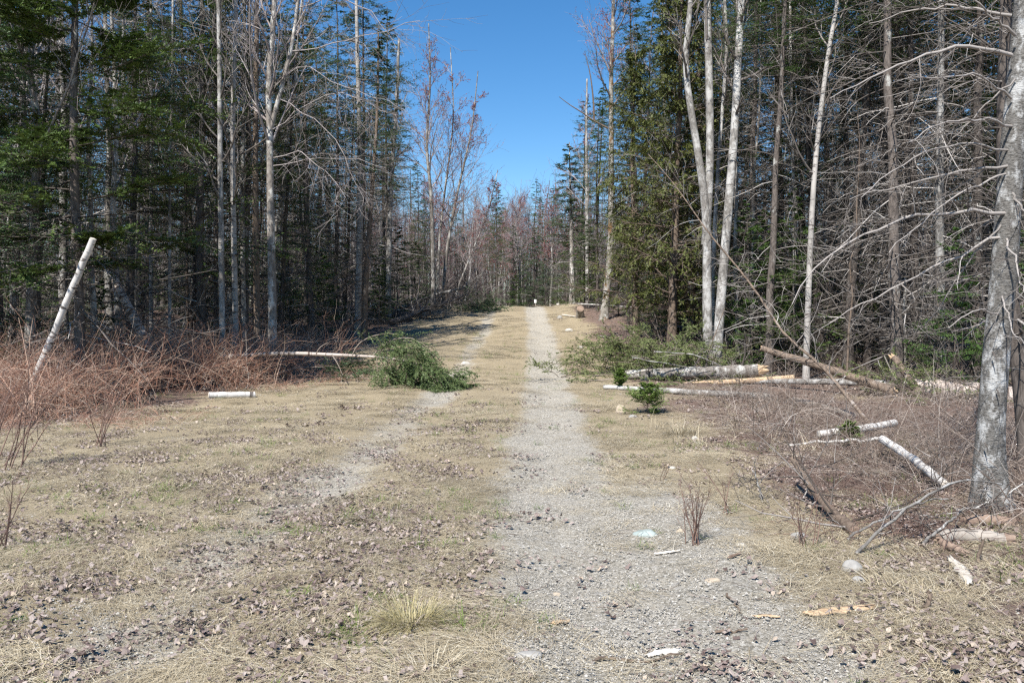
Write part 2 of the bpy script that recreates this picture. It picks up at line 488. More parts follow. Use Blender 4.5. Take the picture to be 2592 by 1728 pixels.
def needle_tris(rng, P, m, ln, wd, up=.3, tan=.65, side=.85, extra=True, t0=.05):
    N, K = P.shape[:2]
    t = t0 + (1 - t0) * (np.arange(m)[None] + rng.random((N, m))) / m
    f = np.clip(t * (K - 1), 0, K - 1.001); i = f.astype(int); w = (f - i)[..., None]
    ar = np.arange(N)[:, None]
    C = P[ar, i] * (1 - w) + P[ar, i + 1] * w
    T = nrm(P[ar, i + 1] - P[ar, i])
    S = nrm(np.cross(T, np.array([.02, .03, 1.0]))); U = np.cross(S, T)
    base = rng.random((N, 1))
    vs, vals = [], []
    sides = [(1, 0), (-1, 0)] + ([(0, 1)] if extra else [])
    for sx, su in sides:
        d = nrm(T * tan + S * (sx * side + rng.normal(0, .2, (N, m)))[..., None] + U * (su * .9 + up * rng.normal(0, 1, (N, m)))[..., None])
        l = ln * rng.uniform(.6, 1.2, (N, m))[..., None]
        h = T * (wd * rng.uniform(.7, 1.3, (N, m)))[..., None] * .5
        vs.append(np.stack([C - h, C + h, C + d * l], 2).reshape(-1, 3, 3))
        vals.append(np.clip(.5 * base + .5 * rng.random((N, m)) + (.12 if su else 0), 0, 1).reshape(-1))
    return np.concatenate(vs), np.concatenate(vals)

def straight(rng, H, r0, K=14, wob=.03, lean=0.0, tip=.12):
    z = np.linspace(0, H, K)
    p = np.stack([np.cumsum(rng.normal(0, wob, K)), np.cumsum(rng.normal(0, wob, K)), z], 1)
    p[:, 0] += lean * z; p -= p[0]
    p[0, 2] = -.15
    r = r0 * (1 - (1 - tip) * np.linspace(0, 1, K) ** .9)
    r[0] *= 1.25
    return p, r

def conifer(rng, P, r, H, live0, n_dead, n_live, spread, foliage=1.0, dead_len=1.1, droop=-.02, nl=.045, nw=.022, dead0=.05, dense=1, sub=14, top=.985, live_ang=1.45):
    """geometry of trunk, dead/live branches and needle sprays along a given stem"""
    gt, gb, gf = Geo(), Geo(), Geo()
    gt.tubes(P, r, 9 if r[0] > .06 else 6)
    PP, RR = P[None], r[None]
    if n_dead:
        d, dr, t = grow(rng, PP, RR, n_dead, dead0, max(live0 + .12, .3), 1.62, lambda t: dead_len * (.55 + .6 * np.sin(np.clip(t / max(live0 + .1, .3), 0, 1) * 2.6)), 6, up=-.05, wig=.13, rr=.22, rmin=.0035, asd=.22, lsd=.4)
        gb.tubes(d, np.minimum(dr, .014), 3, rng.random(len(d)))
        e, er, _ = grow(rng, d, dr, 6, .2, .97, .85, .34 * dead_len, 4, up=-.02, wig=.18, rr=.6, rmin=.0034, flat=.6, lsd=.4)
        gb.tubes(e, er, 3, rng.random(len(e)))
        e2, er2, _ = grow(rng, e, er, 2, .25, .95, .8, .16 * dead_len, 3, wig=.2, rr=.7, rmin=.0028, flat=.8)
        gb.tubes(e2, er2, 3, rng.random(len(e2)))
    if n_live:
        def L(t):
            q = (t - live0) / (1 - live0)
            return spread * np.clip((1 - q) ** .75, .05, 1) * np.clip(.5 + q * 5, .5, 1)
        d, dr, t = grow(rng, PP, RR, n_live, live0, top, live_ang, L, 6, up=droop, wig=.07, rr=.26, rmin=.004, asd=.14)
        gb.tubes(d, np.minimum(dr, .02), 3, rng.random(len(d)) * .6)
        dl = np.linalg.norm(d[:, -1] - d[:, 0], axis=1)
        e, er, _ = grow(rng, d, dr, sub, .22, 1.0, .85, np.repeat((dl * .36)[:, None], sub, 1), 4, up=-.01, wig=.06, rr=.6, rmin=.0025, flat=.3)
        gb.tubes(e, er, 3, rng.random(len(e)) * .5)
        keep = rng.random(len(e)) < foliage
        ek = e[keep]
        v, a = needle_tris(rng, ek, 7 * dense, nl, nw); gf.tris(v, a)
        e2, er2, _ = grow(rng, ek, er[keep], 4, .15, .9, .8, np.linalg.norm(ek[:, -1] - ek[:, 0], axis=1)[:, None] * .42 * np.ones((1, 4)), 3, wig=.05, rr=.7, rmin=.002, flat=.3)
        v, a = needle_tris(rng, e2, 4 * dense, nl * 1.05, nw * 1.15, extra=False); gf.tris(v, a)
        v, a = needle_tris(rng, d[rng.random(len(d)) < foliage], 8, nl, nw, t0=.5); gf.tris(v, a)
    return gt, gb, gf

def hardwood(rng, P, r, n1=16, t0=.3, spread=.34, buds=False, fine=1.0, ang=.7, up1=.1, l1=None, n2=9, n3=5, sides=9, n4=0):
    gt, gb, gf = Geo(), Geo(), Geo()
    gt.tubes(P, r, sides)
    H = P[-1, 2] - P[0, 2]
    PP, RR = P[None], r[None]
    a, ar_, t = grow(rng, PP, RR, n1, t0, .9, ang, l1 if l1 else (lambda t: H * spread * (1.08 - t)), 8, up=up1, wig=.1, rr=.42, rmin=.006, asd=.2)
    gb.tubes(a, ar_, 5, .25 + .5 * rng.random(len(a)))
    al = np.linalg.norm(a[:, -1] - a[:, 0], axis=1)
    c, cr, _ = grow(rng, a, ar_, n2, .2, 1.0, .62, (al * .42)[:, None] * np.ones((1, n2)), 5, up=.07, wig=.11, rr=.5, rmin=.0042 * fine)
    gb.tubes(c, cr, 3, .2 + .8 * rng.random(len(c)))
    cl = np.linalg.norm(c[:, -1] - c[:, 0], axis=1)
    e, er, _ = grow(rng, c, cr, n3, .2, 1.0, .6, (cl * .45)[:, None] * np.ones((1, n3)), 3, up=.06, wig=.12, rr=.6, rmin=.0034 * fine)
    gb.tubes(e, er, 3, rng.random(len(e)))
    if n4:
        el = np.linalg.norm(e[:, -1] - e[:, 0], axis=1)
        e4, er4, _ = grow(rng, e, er, n4, .25, 1.0, .6, (el * .5)[:, None] * np.ones((1, n4)), 3, up=.05, wig=.12, rr=.7, rmin=.0024)
        gb.tubes(e4, er4, 3, rng.random(len(e4)))
        e = np.concatenate([e[:, [0, 2, 3]], e4])
    if buds:
        m = 3
        tt = rng.uniform(.35, 1, (len(e), m)); f = tt * (e.shape[1] - 1.001); i = f.astype(int); w = (f - i)[..., None]
        q = np.arange(len(e))[:, None]
        C = (e[q, i] * (1 - w) + e[q, i + 1] * w).reshape(-1, 3)
        s = rng.uniform(.009, .018, len(C))[:, None] * fine
        d1 = nrm(rng.normal(0, 1, C.shape)) * s; d2 = nrm(np.cross(d1, rng.normal(0, 1, C.shape))) * s
        gf.quads(np.stack([C - d1, C - d2, C + d1, C + d2], 1), rng.random(len(C)))
    return gt, gb, gf

def proto(parts, mats, names=('trunk', 'branches', 'foliage')):
    return [(n, g.mesh(n, m)) for n, g, m in zip(names, parts, mats) if g.n]

def place(pr, name, loc, rotz, sc, label, cat, group=None, tilt=(0, 0)):
    o = thing(name, loc, label, cat, group)
    o.rotation_euler = (tilt[0], tilt[1], rotz)
    o.scale = (sc, sc, sc)
    for n, me in pr:
        link(n, me, o)
    return o

def unique(parts, mats, name, base, label, cat, group=None, names=('trunk', 'branches', 'foliage')):
    o = thing(name, base, label, cat, group)
    for n, g, m in zip(names, parts, mats):
        if g.n: g.obj(n, m, o, base)
    return o

# ------------------------------------------------------------------ tree kinds, copied through the woods
rg = np.random.default_rng(101)
FIRS, SPARSE, DEAD, BARE, BUDDY, SAPL, SHRUB = [], [], [], [], [], [], []
for k in range(3):      # green firs
    H = [11, 9, 13][k]
    P, r = straight(rg, H, .1 + .01 * k, wob=.025)
    FIRS.append(proto(conifer(rg, P, r, H, [.16, .1, .3][k], [22, 10, 46][k], [80, 74, 80][k], [1.7, 1.6, 1.8][k], .95, .9), ('bark_dark', 'twig_grey', 'needles_fir' if k != 1 else 'needles_spruce')))
for k in range(4):      # tall spindly firs, dead below, green crowns thickened above to shade the woods
    H = [13, 15, 12, 16][k]
    P, r = straight(rg, H, [.09, .12, .08, .13][k], wob=.035)
    SPARSE.append(proto(conifer(rg, P, r, H, [.5, .55, .42, .48][k], [60, 70, 56, 76][k], [72, 66, 70, 80][k], [1.6, 1.6, 1.4, 1.8][k], .95, [1.2, 1.4, 1.1, 1.5][k], sub=11), ('bark_dark', 'twig_grey', 'needles_fir')))
for k in range(2):      # dead standing conifers
    H = [11, 13][k]
    P, r = straight(rg, H, .08 + .02 * k, wob=.03)
    DEAD.append(proto(conifer(rg, P, r, H, .86, 90, 0, 1, 1, 1.3), ('bark_grey', 'twig_grey', 'needles_fir')))
for k in range(4):      # bare hardwoods
    H = [13, 15, 11, 14][k]
    P, r = straight(rg, H, [.1, .13, .075, .11][k], wob=.07)
    BARE.append(proto(hardwood(rg, P, r, 18, [.3, .38, .25, .34][k], .3, n2=10, n3=6), (['bark_pale', 'bark_grey', 'birch_grey', 'bark_grey'][k], 'twig_maple', 'buds_red')))
for k in range(2):      # bare maples with red buds
    H = [12, 14][k]
    P, r = straight(rg, H, .1, wob=.07)
    BUDDY.append(proto(hardwood(rg, P, r, 22, .28, .36, True, n2=11, n3=7, ang=.7, fine=2.2), ('bark_grey', 'twig_maple', 'buds_red')))
for k in range(3):      # young firs
    H = [2.2, 3.4, 4.8][k]
    P, r = straight(rg, H, .02 + .008 * k, K=10, wob=.012)
    SAPL.append(proto(conifer(rg, P, r, H, .06, 0, [40, 52, 60][k], [.75, 1.0, 1.15][k], 1.0, sub=12, nl=.04), ('bark_dark', 'twig_brown', 'needles_fir')))
for k in range(4):      # thin leafless saplings with tangled twigs
    H = [2.4, 3.2, 4.5, 6.0][k]
    P, r = straight(rg, H, .014 + .005 * k, K=10, wob=.06)
    SHRUB.append(proto(hardwood(rg, P, r, 16, .1, .32, n2=8, n3=4, ang=.75, sides=5), ('bark_brown', 'twig_grey', 'buds_red')))

# ------------------------------------------------------------------ woods fill
def e_left(y): return np.interp(y, [12, 14, 18, 22, 27, 33, 40, 48, 60, 66, 80], [-10.5, -9.2, -8.0, -7.0, -5.9, -5.2, -4.7, -4.4, -4.2, -3.0, 0])
def e_right(y): return np.interp(y, [12, 14, 17, 19, 25, 33, 45, 58, 66, 80], [10.5, 8.8, 6.6, 5.6, 5.0, 4.6, 3.4, 3.2, 2.4, 0])
placed = []
def try_place(n, side, y0, y1, mind, depth, rng, ypow=1.0, avoid=()):
    out = []
    for _ in range(n * 40):
        if len(out) >= n: break
        y = y0 + (y1 - y0) * rng.random() ** ypow
        lim = .66 * y + 1.5
        if side == 'L':
            e = e_left(y); x = e - rng.random() ** 1.2 * min(depth, max(0, lim + e))
        elif side == 'R':
            e = e_right(y); x = e + rng.random() ** 1.2 * min(depth, max(0, lim - e))
        else:
            x = rng.uniform(-14, 14)
        if abs(x) > lim: continue
        pp = CX + x / y * F
        if (side == 'L' and pp > 985 and y < 62) or (side == 'R' and pp < 1590 and y < 50): continue
        if any((x - a) ** 2 + (y - c) ** 2 < mind * mind for a, c in placed): continue
        placed.append((x, y)); out.append((x, y))
    return out

HERO_KEEP = [(-8.2, 15), (-6.6, 22), (-5.1, 27), (-3.9, 40), (4.9, 19), (3.9, 33), (3.8, 6.5)]
placed.extend(HERO_KEEP)
LAB = {
    'fir': ('fir_tree', 'green fir tree', 'fir tree'), 'sparse': ('spindly_fir', 'thin green-topped fir', 'fir tree'),
    'dead': ('dead_conifer', 'dead grey conifer with bristling twigs', 'dead tree'), 'bare': ('bare_tree', 'slim leafless grey hardwood', 'tree'),
    'bud': ('budding_maple', 'leafless red-budding maple', 'maple tree'), 'sap': ('young_fir', 'bushy young fir', 'fir tree'),
    'shrub': ('bare_sapling', 'thin leafless sapling', 'sapling')}
KIND = {'fir': FIRS, 'sparse': SPARSE, 'dead': DEAD, 'bare': BARE, 'bud': BUDDY, 'sap': SAPL, 'shrub': SHRUB}
WHERE = {'L': 'in the woods left of the track', 'R': 'in the woods right of the track', 'C': 'in the far woods beyond the crest'}
def spot(x, y, side):
    p = CX + x / y * F
    far = 'far ' if y > 40 else 'some way ' if y > 29 else 'close ' if y < 21 else ''
    if side == 'C': return far + ('in the far woods left of the marker' if p < 1300 else 'in the far woods right of the marker')
    tbl = [(110, 'at the left edge beyond the leaning pole'), (280, 'behind the broad dark fir'), (420, 'around the lone mottled stem'), (540, 'left of the pale stem cluster'), (640, 'behind the pale stem cluster'), (760, 'behind the forked hardwood'), (860, 'left of the trackside pair of trunks'), (1000, 'behind the trackside pair of trunks'), (1400, 'behind the budding maples')] if side == 'L' else \
          [(1560, 'behind the mossy maple'), (1780, 'behind the golden-green cedars'), (1900, 'behind the pale trunk clump'), (2010, 'left of the spotted leaning trunk'), (2120, 'behind the spotted leaning trunk'), (2215, 'behind the dark straight trunks'), (2300, 'right of the darkest straight trunk'), (2370, 'behind the sturdy grey trunk'), (2440, 'behind the pale peeling trunk'), (2530, 'behind the big lichened fir'), (9999, 'at the right edge beyond the lichened fir')]
    for lim, t in tbl:
        if p < lim: return far + t
    return far + tbl[-1][1]
def fill(n, side, y0, y1, mind, depth, weights, rng, ypow=1.0, smin=.8, smax=1.15):
    ks = list(weights); w = np.array([weights[k] for k in ks], float); w /= w.sum()
    for (x, y) in try_place(n, side, y0, y1, mind, depth, rng, ypow):
        k = ks[rng.choice(len(ks), p=w)]
        if side == 'R' and y < 20 and k == 'bare': k = 'sparse'
        pr = KIND[k][rng.integers(len(KIND[k]))]
        nm, lb, ct = LAB[k]
        place(pr, nm, (x, y, float(gz(x, y)) - .03), rng.random() * 6.283, rng.uniform(smin, smax), lb + ' ' + spot(x, y, side), ct,
              nm.replace('_', ' ') + 's ' + spot(x, y, side), tilt=(rng.normal(0, .04), rng.normal(0, .045)))
rf = np.random.default_rng(202)
fill(46, 'L', 14, 34, 1.0, 13, {'sparse': 4.5, 'bare': 2.4, 'dead': 1.2, 'fir': 1.5}, rf)
fill(66, 'L', 30, 58, 1.2, 30, {'sparse': 4.5, 'bare': 2.2, 'dead': 1.0, 'fir': 2.2}, rf)
fill(42, 'R', 15, 34, 1.0, 13, {'sparse': 5, 'bare': 1.6, 'dead': 1.6, 'fir': 1.0}, rf)
fill(60, 'R', 30, 58, 1.2, 30, {'sparse': 4.5, 'bare': 2.2, 'dead': 1.2, 'fir': 1.8}, rf)
fill(60, 'C', 62, 92, 1.3, 0, {'sparse': 2.5, 'bud': 4, 'fir': 1.3, 'bare': 2}, rf, smin=.75, smax=1.0)
fill(30, 'L', 24, 58, .8, 26, {'sap': 3, 'shrub': 1}, rf)
fill(30, 'R', 24, 58, .8, 26, {'sap': 3, 'shrub': 1}, rf)
fill(26, 'L', 15, 45, .7, 12, {'sap': 1, 'shrub': 2.4}, rf)
fill(26, 'R', 15, 45, .7, 12, {'sap': 1, 'shrub': 2.4}, rf)
fill(12, 'C', 62, 80, .8, 0, {'sap': 2, 'shrub': 1}, rf)

# ------------------------------------------------------------------ particular trees
PH = {'fir': [11, 9, 13], 'sparse': [13, 15, 12, 16], 'dead': [11, 13], 'sap': [2.2, 3.4, 4.8]}
def fitted(kind, k, name, bx, ty, d, wide, label, cat, lean=0.0):
    """one tree of a kind scaled so that its top stands at photo row ty; wide scales its spread"""
    x = (bx - CX) / F * d; g0 = float(gz(x, d)); H = EYE + (HY - ty) / F * d - g0
    o = place(KIND[kind][k], name, (x, d, g0 - .03), bx * .7, 1, label, cat, tilt=(0, lean))
    sc = H / PH[kind][k]
    o.scale = (sc * wide, sc * wide, sc)
    return o

rh = np.random.default_rng(303)
def stem_px(pts, d, K=18, base_ground=True):
    """pixel polyline from the base upwards at distance d (one or a list)"""
    ds = d if isinstance(d, (list, tuple)) else [d] * len(pts)
    P = np.array([px(x, y, dd) for (x, y), dd in zip(pts, ds)])
    if base_ground:
        g = float(gz(P[0, 0], P[0, 1]))
        if P[0, 2] > g: P = np.vstack([[P[0, 0], P[0, 1], g - .1], P])
    return curve(P, K)
def taper(K, r0, r1, flare=1.3, p=1.0):
    r = r0 + (r1 - r0) * np.linspace(0, 1, K) ** p
    r[0] *= flare; return r

# left: broad fir
P = stem_px([(205, 900), (192, 600), (185, 300), (190, 60), (195, -500)], 15.0, 18)
g3 = conifer(rh, P, taper(18, .105, .03), 11, .2, 40, 46, 2.6, .97, 1.4, droop=-.02, nl=.075, nw=.034, dense=2, sub=26, top=.99)
unique(g3, ('bark_dark', 'twig_grey', 'needles_fir'), 'fir_tree', P[0], 'big dark fir with broad green boughs behind the leaning white pole', 'fir tree')
fitted('fir', 2, 'fir_tree', -5, -350, 16.5, 1.15, 'dark green fir cut off by the left edge of the picture', 'fir tree')

# left: close group of pale and dark stems
for pts, d, r0, mt, lb in [
    ([(383, 860), (381, 600), (384, 300), (380, -300)], 21, .07, 'birch_grey', 'thin mottled stem standing alone between the broad fir and the pale stems'),
    ([(430, 860), (429, 500), (436, 200), (440, -300)], 20, .055, 'bark_grey', 'thin grey stem just left of the cluster of pale stems'),
    ([(563, 850), (558, 500), (556, 200), (553, 0), (550, -400)], 19.5, .1, 'bark_pale', 'pale lichen-spotted stem, leftmost of the close cluster on the left'),
    ([(597, 850), (590, 520), (588, 300), (596, 100), (600, -400)], 20, .1, 'birch_grey', 'pale mottled stem second in the close cluster on the left'),
    ([(618, 850), (612, 520), (617, 260), (622, -400)], 21.5, .085, 'bark_grey', 'grey stem third in the close cluster on the left'),
    ([(652, 850), (645, 520), (648, 200), (655, -400)], 21, .115, 'bark_brown', 'dark shaded stem in the close cluster beside the forked hardwood'),
    ([(475, 850), (470, 500), (462, 200), (455, -300)], 23, .06, 'bark_brown', 'thin dark stem between the lone mottled stem and the cluster'),
]:
    r0 *= .8
    P = stem_px(pts, d, 16)
    g3 = hardwood(rh, P, taper(16, r0, r0 * .45), 15, .3, .2, n2=8, n3=5) if 'bark_dark' != mt else conifer(rh, P, taper(16, r0, r0 * .4), 11, .6, 90, 34, 1.4, .7, 1.2)
    unique(g3, (mt, 'twig_grey', 'needles_fir'), 'bare_tree', P[0], lb, 'tree')

# left: big forked hardwood with drooping boughs
P = stem_px([(690, 860), (688, 700), (683, 450), (684, 330), (676, 220), (690, 100), (702, -150), (720, -400)], 20, 20)
R_ = taper(20, .115, .04)
gt, gb, gf = hardwood(rh, P, R_, 16, .4, .28, n2=10, n3=6)
f2 = stem_px([(684, 330), (705, 250), (738, 130), (756, 0), (775, -300)], 20, 14, False)
gt.tubes(f2, taper(14, .06, .03, 1.0), 9)
h2 = hardwood(rh, f2, taper(14, .06, .03, 1.0), 12, .2, .3, n2=9, n3=6)
for s_, t_ in ((gb, h2[1]),):
    for A, B in ((s_.v, t_.v), (s_.a, t_.a), (s_.u, t_.u)): A.extend(B)
    s_.f4.extend([q + s_.n for q in t_.f4]); s_.n += t_.n
LIMBS = []
for pts in [[(686, 330), (800, 235), (900, 250), (985, 300)], [(690, 420), (800, 395), (880, 405), (960, 430)], [(738, 130), (850, 110), (940, 80), (1040, 60)],
            [(700, 215), (770, 150), (880, 180), (990, 230)], [(756, 20), (860, -30), (960, 20), (1000, 90)], [(690, 400), (740, 380), (800, 430), (840, 520)],
            [(705, 250), (820, 320), (900, 400), (930, 500)]]:
    L1 = curve([px(a, c, 20 - .3 * k) for k, (a, c) in enumerate(pts)], 10)[None]
    r1 = np.linspace(.014, .005, 10)[None]
    L1[0, 1:] += np.cumsum(rh.normal(0, .05, (9, 3)), 0)
    gl = Geo(); LIMBS.append(gl)
    gl.tubes(L1, r1, 5, [.7])
    c2, cr2, _ = grow(rh, L1, r1, 18, .1, 1, .7, 1.2, 7, up=-.05, wig=.12, rr=.5, rmin=.005)
    gl.tubes(c2, cr2, 3, .3 + .7 * rh.random(len(c2)))
    c3, cr3, _ = grow(rh, c2, cr2, 6, .15, 1, .7, .45, 4, up=-.02, wig=.14, rr=.6, rmin=.0035)
    gl.tubes(c3, cr3, 3, rh.random(len(c3)))
o = unique((gt, gb, gf), ('bark_grey', 'twig_maple', 'buds_red'), 'forked_hardwood', P[0], 'large forked grey hardwood with long bare boughs arching toward the sky gap', 'tree')
for gl in LIMBS: gl.obj('limb', 'twig_maple', o, P[0])

# left: pair of stems nearest the track
P = stem_px([(905, 820), (909, 650), (913, 500), (910, 350), (905, 150), (900, -100)], 27, 16)
g3 = hardwood(rh, P, taper(16, .115, .05), 14, .45, .2, n2=8, n3=5)
unique(g3, ('birch_grey', 'twig_grey', 'buds_red'), 'birch_tree', P[0], 'pale birch trunk, left one of the pair at the edge of the track', 'birch tree')
P = stem_px([(922, 828), (926, 700), (932, 620), (936, 560), (946, 420), (955, 300), (958, 85)], 26.5, 16)
g3 = conifer(rh, P, taper(16, .11, .025), 10, .52, 56, 56, 1.6, .7, 1.4, sub=14)
unique(g3, ('bark_brown', 'twig_grey', 'needles_spruce'), 'spindly_spruce', P[0], 'brown bent trunk with a ragged dark top, right one of the pair beside the track', 'spruce tree')
P = stem_px([(982, 780), (985, 600), (992, 420), (1005, 250), (1010, 100)], 34, 14)
g3 = hardwood(rh, P, taper(14, .13, .05), 14, .4, .25, n2=9, n3=5)
unique(g3, ('bark_pale', 'twig_grey', 'buds_red'), 'bare_tree', P[0], 'pale slender tree between the trackside pair and the red-budded maple', 'tree')

# left: red budded maple over the track, and its neighbours
P = stem_px([(1097, 752), (1096, 620), (1090, 470), (1078, 375), (1084, 300), (1090, 200), (1085, 60)], 40, 18)
gt, gb, gf = hardwood(rh, P, taper(18, .125, .025), 20, .42, .24, True, n2=10, n3=6, ang=.68, up1=.06, fine=1.5)
unique((gt, gb, gf), ('bark_grey', 'twig_maple', 'buds_red'), 'budding_maple', P[0], 'tall maple hazed with red buds, standing clear against the sky left of the gap', 'maple tree')
for pts, d, r0, lb in [([(1120, 752), (1130, 640), (1150, 520), (1195, 330), (1210, 180)], 41, .17, 'maple leaning right over the track with red-budded twigs'),
                       ([(1108, 752), (1112, 600), (1130, 450), (1150, 300), (1140, 120)], 42, .13, 'slender dark maple squeezed between two larger budding maples'),
                       ([(1150, 750), (1190, 650), (1235, 540), (1260, 430)], 46, .1, 'low pale maple leaning farthest out toward the sky gap')]:
    P = stem_px(pts, d, 16)
    g3 = hardwood(rh, P, taper(16, r0 * .6, .02), 18, .3, .24, True, n2=10, n3=6, ang=.68, up1=.06, fine=1.5)
    unique(g3, ('bark_grey', 'twig_maple', 'buds_red'), 'budding_maple', P[0], lb, 'maple tree')

# far centre spruces and right-hand spruce
for (bx, ty, d, k, w, lb) in [(1300, 560, 66, 1, .8, 'dark pointed spruce in the middle of the far woods'), (1326, 590, 70, 0, .9, 'small dark spruce right of the tallest one in the far woods'),
                         (1256, 500, 58, 2, .8, 'greyish thin-topped spruce left of the middle of the far woods'), (1060, 400, 50, 2, .9, 'dark spruce top showing behind the budding maples'),
                         (1382, 640, 52, 1, 1.1, 'low green fir at the right side of the crest')]:
    fitted('fir', k, 'spruce_tree', bx, ty, d, w, lb, 'spruce tree')
P = stem_px([(1449, 770), (1447, 600), (1443, 450), (1441, 360)], 44, 16)
g3 = conifer(rh, P, taper(16, .17, .02), 10, .42, 40, 54, 1.75, .9, 1.5, nl=.06, nw=.03, droop=-.05)
unique(g3, ('bark_grey', 'twig_grey', 'needles_spruce'), 'spruce_tree', P[0], 'tall spruce with drooping tiers at the right edge of the sky gap', 'spruce tree')
P = stem_px([(1487, 770), (1486, 600), (1484, 300), (1486, 200)], 42, 14)
g3 = hardwood(rh, P, taper(14, .12, .04), 16, .4, .25, True, n2=9, n3=6)
unique(g3, ('bark_pale', 'twig_maple', 'buds_red'), 'bare_tree', P[0], 'thin pale tree between the drooping spruce and the mossy maple', 'tree')

# right: mossy maple with red buds
P = stem_px([(1528, 815), (1537, 730), (1548, 620), (1546, 480), (1548, 350), (1546, 200), (1552, 60), (1556, -250)], 33, 20)
gt, gb, gf = hardwood(rh, P, taper(20, .155, .04, 1.5), 20, .5, .2, True, n2=10, n3=7, ang=.7, up1=.07, fine=1.4)
LIMBS = []
for pts in [[(1540, 325), (1500, 305), (1475, 285), (1445, 268), (1415, 245)], [(1504, 305), (1502, 250), (1495, 190), (1480, 130)]]:
    L1 = curve([px(a, c, 32.8) for a, c in pts], 9)
    gl = Geo(); LIMBS.append(gl); gl.tubes(L1, np.linspace(.045, .012, 9), 5, [.05])
o = unique((gt, gb, gf), ('bark_moss', 'twig_maple', 'buds_red'), 'mossy_maple', P[0], 'maple with brown moss patches on its trunk and red buds, right of the track', 'maple tree')
MM = o
for bx, ty, d, k, w, lb in [(1512, 250, 37, 2, .9, 'dark fir whose green boughs show left of the mossy maple'), (1480, 540, 39, 1, 1.2, 'short bushy fir low behind the mossy maple'),
                            (1590, 330, 31, 0, .8, 'green fir just right of the mossy maple'), (1660, 600, 26, 1, 1.3, 'low dark fir at the foot of the golden-green cedar')]:
    fitted('fir', k, 'fir_tree', bx, ty, d, w, lb, 'fir tree')
for gl in LIMBS: gl.obj('limb', 'bark_brown', MM, MM.location)
# right: cedars
def cedar(rng, P, r, spread, n, H):
    gt, gb, gf = Geo(), Geo(), Geo()
    gt.tubes(P, r, 9)
    d, dr, t = grow(rng, P[None], r[None], n, .1, .985, 1.35, lambda t: spread * np.clip((1.03 - t) ** .6, .1, 1), 7, up=.05, wig=.09, rr=.25, rmin=.005)
    gb.tubes(d, np.minimum(dr, .022), 4, rng.random(len(d)) * .6)
    dl = np.linalg.norm(d[:, -1] - d[:, 0], axis=1)
    e, er, _ = grow(rng, d, dr, 14, .25, 1, .8, (dl * .3)[:, None] * np.ones((1, 14)), 5, up=-.18, wig=.1, rr=.5, rmin=.003, flat=.8)
    gb.tubes(e, er, 3, rng.random(len(e)) * .5)
    keep = rng.random(len(e)) < .74
    e2, er2, _ = grow(rng, e[keep], er[keep], 7, .15, 1, .7, .17, 4, up=-.22, wig=.1, rr=.6, rmin=.002, flat=.6)
    v, a = needle_tris(rng, e2, 5, .06, .042, up=.35, tan=.9, side=.6, extra=False); gf.tris(v, a)
    v, a = needle_tris(rng, e[keep], 5, .06, .036, tan=.9, side=.6, extra=False); gf.tris(v, a)
    return gt, gb, gf
Pc, rc = straight(rh, 11.5, .15, K=16, wob=.03)
CED = proto(cedar(rh, Pc, rc, 1.9, 120, 11), ('bark_brown', 'twig_brown', 'cedar_spray'))
for bx, d, sc, rz, lb in [(1700, 22.5, 1.0, 0, 'golden-green cedar filling the space left of the three pale trunks'), (1612, 27, .85, 2.1, 'smaller golden-green cedar beside the mossy maple'),
                          (1780, 25, 1.0, 4.0, 'golden-green cedar directly behind the three pale trunks')]:
    x = (bx - CX) / F * d
    place(CED, 'cedar_tree', (x, d, float(gz(x, d)) - .03), rz, sc, lb, 'cedar tree')

# right: clump of pale trunks
D_ = 19.0
A = stem_px([(1795, 960), (1790, 800), (1790, 560), (1776, 440), (1752, 300), (1735, 190), (1735, 100), (1750, 30), (1745, -250)], D_, 24)
Bt = stem_px([(1785, 620), (1796, 480), (1798, 330), (1794, 160), (1790, 0), (1785, -350)], D_ + .05, 18, False)
gt, gb, gf = hardwood(rh, A, taper(24, .125, .045, 1.35), 10, .62, .2, n2=8, n3=5, sides=12)
gt.tubes(Bt, taper(18, .1, .075, 1.0), 12)
h2 = hardwood(rh, Bt, taper(18, .1, .075, 1.0), 9, .5, .25, n2=8, n3=5)
gb.v.extend(h2[1].v); gb.a.extend(h2[1].a); gb.u.extend(h2[1].u); gb.f4.extend([q + gb.n for q in h2[1].f4]); gb.n += h2[1].n
unique((gt, gb, gf), ('bark_pale', 'twig_grey', 'buds_red'), 'pale_hardwood', A[0], 'pale whitish trunk that forks into two, left of the clump by the brush pile', 'tree')
Ct = stem_px([(1812, 960), (1822, 790), (1838, 600), (1851, 440), (1862, 300), (1868, 150), (1878, 0), (1885, -350)], D_ - .2, 22)
g3 = hardwood(rh, Ct, taper(22, .118, .07, 1.35), 12, .5, .22, n2=8, n3=5, sides=12)
unique(g3, ('bark_pale', 'twig_grey', 'buds_red'), 'pale_hardwood', Ct[0], 'pale whitish trunk leaning right, beside the forked pale trunk', 'tree')
Dt = stem_px([(1800, 940), (1808, 600), (1822, 350), (1834, 220), (1842, 90), (1838, 40), (1815, -200)], D_ + .8, 18)
g3 = hardwood(rh, Dt, taper(18, .06, .03), 10, .4, .2, n2=8, n3=5)
unique(g3, ('bark_pale', 'twig_grey', 'buds_red'), 'slender_hardwood', Dt[0], 'slender twisting stem showing between the two pale trunks', 'tree')

